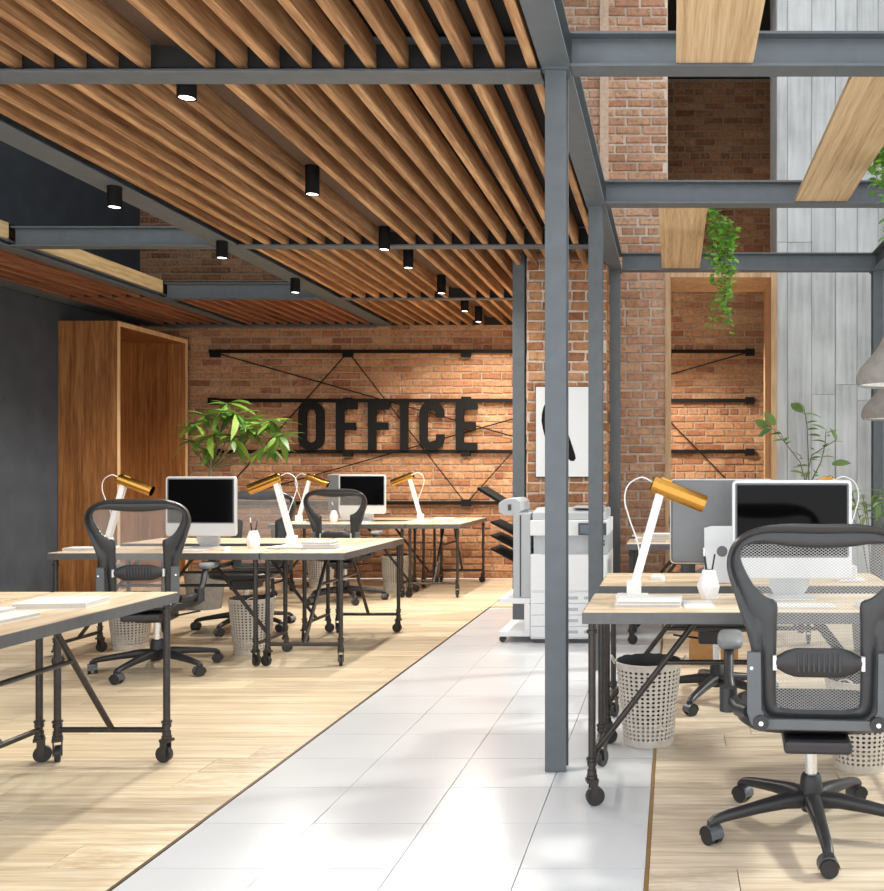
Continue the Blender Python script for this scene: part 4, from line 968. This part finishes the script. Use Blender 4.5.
for k in range(3): MB().box(0.48, 0.545, -0.0475, -0.044, 0.822 + k * 0.022, 0.836 + k * 0.022).build('button', 'printer_grey', cp, None)
m = MB().prism([(0.02, 0.915), (0.62, 0.915), (0.62, 0.99), (0.25, 1.0), (0.04, 0.97)], 0.01, PW - 0.02, 'x'); m.build('document_feeder', 'printer_grey', pc, None, bevel=0.01)
MB().box(0.30, PW - 0.05, 0.1, 0.45, 0.998, 1.008).build('feeder_tray', 'printer_grey', pc, None, bevel=0.004)
fin = MB().box(-0.135, -0.005, 0.04, 0.56, 0.33, 0.965).build('finisher', 'printer_grey', pc, None, bevel=0.006)
MB().box(-0.02, 0.0, 0.05, 0.5, 0.40, 0.70).build('finisher_gap', 'printer_dark', pc, None)
MB().box(-0.085, -0.075, 0.036, 0.041, 0.34, 0.95).build('panel_seam', 'printer_dark', fin, None)
m = MB().box(-0.24, -0.005, 0.02, 0.58, 0.29, 0.33).box(-0.05, -0.005, 0.02, 0.58, 0.07, 0.29).box(-0.24, -0.005, 0.02, 0.58, 0.045, 0.085); m.build('finisher_stand', 'printer', pc, None, bevel=0.006)
for yy in (0.06, 0.52): MB().cyl((-0.215, yy - 0.014, 0.025), (-0.215, yy + 0.014, 0.025), 0.025, n=16).build('caster', 'rubber', pc, 40)
for z in (0.80, 0.70, 0.60):
    m = MB().prism([(-0.13, z - 0.012), (-0.13, z + 0.012), (-0.31, z + 0.10), (-0.32, z + 0.09)], 0.1, 0.5); m.build('output_tray', 'black', pc, None, bevel=0.003)
hd = MB(); hex_ = [(-0.245, 0.97), (-0.20, 0.945), (-0.11, 0.945), (-0.075, 0.985), (-0.085, 1.05), (-0.12, 1.075), (-0.20, 1.07), (-0.245, 1.04)]
h_ = hd.prism(hex_, 0.05, 0.5).build('exit_head', 'printer_grey', pc, None, bevel=0.006)
MB().box(-0.175, -0.15, 0.044, 0.05, 0.985, 1.03).build('head_slot', 'printer_dark', h_, None)
MB().prism([(-0.24, 1.03), (-0.24, 1.055), (-0.41, 1.16), (-0.42, 1.14)], 0.1, 0.46).build('top_tray', 'black', pc, None, bevel=0.003)

# ---------------------------------------------------------------- pendants
def make_pendant(label, loc, zt, mz=1.0):
    root = thing('pendant_lamp', label, 'lamp', loc)
    pr_ = [(0.195, 0.012), (0.2, 0.0), (0.206, 0.02), (0.205, 0.05), (0.185, 0.09), (0.14, 0.14), (0.095, 0.20), (0.062, 0.27), (0.05, 0.34), (0.03, 0.36), (0.001, 0.362)]
    MB().lathe(pr_, 36).build('shade', 'lamp_concrete', root, 50)
    MB().lathe([(0.195, 0.012), (0.19, 0.05), (0.13, 0.13), (0.06, 0.24), (0.001, 0.26)], 36).build('inner_face', 'lamp_in', root, 50)
    MB().cyl((0, 0, 0.355), (0, 0, zt - loc[2]), 0.004, n=8).build('cable', 'black', root, 40)
    MB().lathe([(0.001, zt - loc[2]), (0.035, zt - loc[2] - 0.002), (0.035, zt - loc[2] - 0.022), (0.001, zt - loc[2] - 0.024)], 20).build('ceiling_rose', 'black', root, 40)
make_pendant('grey concrete bell pendant lamp hanging from the oak plank', (1.10, 4.62, 1.695), 3.013)
make_pendant('smaller looking grey concrete pendant lamp hanging from the second cross beam', (1.43, YB, 1.615), 3.0)

# ---------------------------------------------------------------- plants
def leaf_mesh(name, mat, ln, wd, fold=0.18, droop=0.25, seg=5):
    m = MB(); vs = []
    for k in range(seg + 1):
        t = k / seg; hw = wd / 2 * math.sin(math.pi * min(0.98, t * 0.9 + 0.08)) ** 0.85; z = -droop * ln * t * t
        if k in (seg,): hw = 0.001
        vs += [(ln * t, -hw, z + fold * hw), (ln * t, 0, z), (ln * t, hw, z + fold * hw)]
    fs = []
    for k in range(seg):
        a = 3 * k; fs += [(a, a + 1, a + 4, a + 3), (a + 1, a + 2, a + 5, a + 4)]
    return m.add(vs, fs).mesh(name, mat, 60, False)
def orient(o, d, roll=0.0):
    o.rotation_mode = 'QUATERNION'; d = Vector(d).normalized()
    q = d.to_track_quat('X', 'Z'); o.rotation_quaternion = q @ Matrix.Rotation(roll, 3, 'X').to_quaternion()
def pot(root, r_, h):
    MB().lathe([(0.001, 0), (r_ * .78, 0), (r_, h), (r_ * .92, h), (r_ * .88, h - 0.04), (0.001, h - 0.04)], 28).build('pot', 'pot', root, 40)
    MB().lathe([(0.001, h - 0.035), (r_ * .885, h - 0.036)], 28).build('soil', 'soil', root, 40)
# palmate plant between the clusters
PY = 8.85; pb = Vector((-4.36, PY, 0))
pl = thing('potted_plant', 'potted plant with fans of long green leaves behind the middle cluster', 'plant', pb)
pot(pl, 0.18, 0.34)
LM = [leaf_mesh('leaf', 'leaf', l, w_, 0.2, dr) for l, w_, dr in ((0.23, 0.058, 0.3), (0.26, 0.062, 0.5), (0.2, 0.052, 0.15))]
rng = random.Random(21)
fans = [((222, 412), -.05), ((206, 416), .06), ((236, 414), -.1), ((228, 404), .12), ((194, 424), -.12), ((194, 442), .08), ((212, 436), -.18), ((232, 438), -.14), ((250, 430), .05), ((272, 422), 0), ((262, 424), .14), ((280, 436), -.08), ((212, 452), .02), ((268, 446), .1), ((246, 420), .2)]
trunk = [Vector((0, 0, 0.28)), Vector((0.01, 0, 0.7)), Vector((0.03, 0.01, 1.1)), Vector((0.05, 0, 1.3))]
MB().tube(trunk, [0.018, 0.016, 0.013, 0.011], 8).build('trunk', 'stem', pl, 60)
for (pp, dy) in fans:
    tip = at(pp[0], pp[1], PY + dy) - pb
    mid = trunk[-1].lerp(tip, 0.5) + Vector((0, 0, -0.06))
    MB().tube([trunk[-1], mid, tip], [0.009, 0.006, 0.004], 6).build('stem', 'stem', pl, 60)
    nl = rng.choice((9, 10, 11)); a0 = rng.uniform(0, 6)
    for k in range(nl):
        a = a0 + 2 * math.pi * k / nl; d = Vector((math.cos(a), math.sin(a), rng.uniform(-0.8, 0.55)))
        o = inst('leaf', rng.choice(LM), pl, tip, scale=[rng.uniform(.75, 1.15)] * 3); orient(o, d, rng.uniform(-.5, .5))
# slender plant before the concrete wall
FY = 8.2; fb = Vector((1.29, FY + 0.12, 0))
fp = thing('potted_plant', 'slender potted plant with sparse oval leaves before the concrete wall', 'plant', fb)
pot(fp, 0.19, 0.36)
LF = [leaf_mesh('leaf', 'leaf_ficus', l, w_, 0.15, dr) for l, w_, dr in ((0.12, 0.05, 0.25), (0.10, 0.038, 0.4), (0.14, 0.066, 0.2))]
rng = random.Random(5)
stems = [[(806, 560), (805, 480), (800, 462), (786, 444), (780, 432)], [(808, 560), (809, 480), (808, 450), (807, 425), (804, 408)], [(810, 560), (812, 480), (821, 462), (825, 445), (826, 430)], [(806, 560), (806, 480), (812, 455), (836, 440)]]
for sidx, st in enumerate(stems):
    pts = [Vector((0.0, 0, 0.3))] + [at(p[0], p[1], FY + (sidx - 1.5) * 0.05) - fb for p in st]
    MB().tube(pts, [0.009, 0.008, 0.006, 0.005, 0.004, 0.003][:len(pts)], 6).build('stem', 'stem', fp, 60)
    P2 = pts[2:]
    for i in range(len(P2) - 1):
        for k in range(3):
            t = (k + rng.random()) / 3; p = P2[i].lerp(P2[i + 1], t); a = rng.uniform(0, 6.28)
            o = inst('leaf', rng.choice(LF), fp, p, scale=[rng.uniform(.7, 1.1)] * 3); orient(o, (math.cos(a), math.sin(a) * .8, rng.uniform(-.1, .5)), rng.uniform(-.6, .6))
    a = rng.uniform(0, 6.28); o = inst('leaf', LF[2], fp, P2[-1]); orient(o, (math.cos(a), -.3, .5), rng.uniform(-.5, .5))
for px, py, tx, ty in ((775, 425, 764, 410), (768, 428, 757, 420), (772, 428, 754, 436), (832, 464, 844, 462), (803, 412, 793, 404)):
    p = at(px, py, FY) - fb; q = at(tx, ty, FY - .05) - fb
    o = inst('leaf', LF[2], fp, p, scale=[1.15] * 3); orient(o, q - p, 0.9)
MB().tube([at(786, 444, FY) - fb, at(776, 432, FY) - fb, at(770, 426, FY) - fb], 0.003, 6).build('stem', 'stem', fp, 60)
# leafy plant near the glazing
gb = Vector((1.42, 6.75, 0))
gp = thing('potted_plant', 'pale leaved potted plant near the glazing behind the large monitor', 'plant', gb)
pot(gp, 0.17, 0.5)
LG = [leaf_mesh('leaf', 'leaf_ficus', l, w_, 0.2, dr) for l, w_, dr in ((0.13, 0.035, 0.3), (0.16, 0.04, 0.5))]
for k in range(9):
    a = k * 2.4; tp = Vector((0.16 * math.cos(a), 0.14 * math.sin(a), rng.uniform(0.9, 1.16)))
    MB().tube([(0.02 * math.cos(a), 0.02 * math.sin(a), 0.45), tuple(tp * 0.6 + Vector((0, 0, .25))), tuple(tp)], 0.003, 6).build('stem', 'stem', gp, 60)
    for j in range(7):
        b = rng.uniform(0, 6.28); o = inst('leaf', rng.choice(LG), gp, tp - Vector((0, 0, 0.02 * j)), scale=[rng.uniform(.7, 1.1)] * 3); orient(o, (math.cos(b), math.sin(b), rng.uniform(-.2, .8)), rng.uniform(-.4, .4))
# trailing vines on the planks
def vine(label, base, edge, strands, seed):
    root = thing('trailing_vine', label, 'plant', base)
    MB().lathe([(0.001, 0), (0.06, 0), (0.078, 0.12), (0.07, 0.12), (0.066, 0.1), (0.001, 0.1)], 24).build('pot', 'pot', root, 40)
    rg = random.Random(seed); leaves = MB(); st = MB()
    def lf(p, s):
        a = rg.uniform(0, 6.28); d = Vector((math.cos(a), math.sin(a), rg.uniform(-.9, .3))).normalized(); u = Vector((rg.uniform(-.4, .4), rg.uniform(-.4, .4), 1)); u = (u - d * u.dot(d)).normalized(); r_ = d.cross(u)
        leaves.add([p, p + d * s * .35 + r_ * s * .36 + u * s * .05, p + d * s * .75 + r_ * s * .26 + u * s * .03, p + d * s - u * s * .08, p + d * s * .75 - r_ * s * .26 + u * s * .03, p + d * s * .35 - r_ * s * .36 + u * s * .05, p + d * s * .4], [(0, 1, 6), (1, 2, 6), (2, 3, 6), (3, 4, 6), (4, 5, 6), (5, 0, 6)])
    top = Vector((0, 0, 0.11))
    for (dx, dy, drop, wob) in strands:
        pts = [top + Vector((rg.uniform(-.03, .03), rg.uniform(-.03, .03), 0)), Vector((edge * .55 + dx * .3, dy * .6, 0.16)), Vector((edge + dx, dy, 0.06))]
        z = 0.06; x, y = edge + dx, dy
        while z > 0.06 - drop:
            z -= 0.05; x += rg.uniform(-wob, wob); y += rg.uniform(-wob, wob); pts.append(Vector((x, y, z)))
        st.tube(pts, 0.0025, 5)
        for i in range(len(pts) - 1):
            for k in range(6 if i < 4 else 4):
                p = pts[i].lerp(pts[i + 1], rg.random()) + Vector((rg.uniform(-.03, .03), rg.uniform(-.03, .03), rg.uniform(-.02, .02))); lf(p, rg.uniform(.04, .065))
    st.build('stems', 'stem', root, 60)['kind'] = 'stuff'
    leaves.build('foliage', 'leaf_vine', root, None, fix=False)['kind'] = 'stuff'
vine('bright green trailing vine hanging from the plank above the timber framed opening', (0.12, 6.95, 3.043), 0.165, [(0.0, 0, .30, .02), (.04, .05, .42, .02), (.07, -.05, .34, .02), (.10, 0, .5, .022), (.05, .1, .62, .02), (.12, .06, .36, .03), (.03, -.1, .28, .02), (.14, 0, .78, .025), (.10, .03, .72, .02)], 3)
vine('green trailing vine hanging from the plank over the pendant lamps', (1.03, 5.35, 3.043), 0.14, [(0.0, 0, .12, .02), (.04, .05, .2, .02), (.08, -.05, .16, .02), (.1, .05, .35, .02), (.12, 0, .5, .02), (.05, -.08, .14, .02), (.03, -.12, .3, .02), (.06, .12, .46, .02), (.0, .1, .25, .02)], 9)
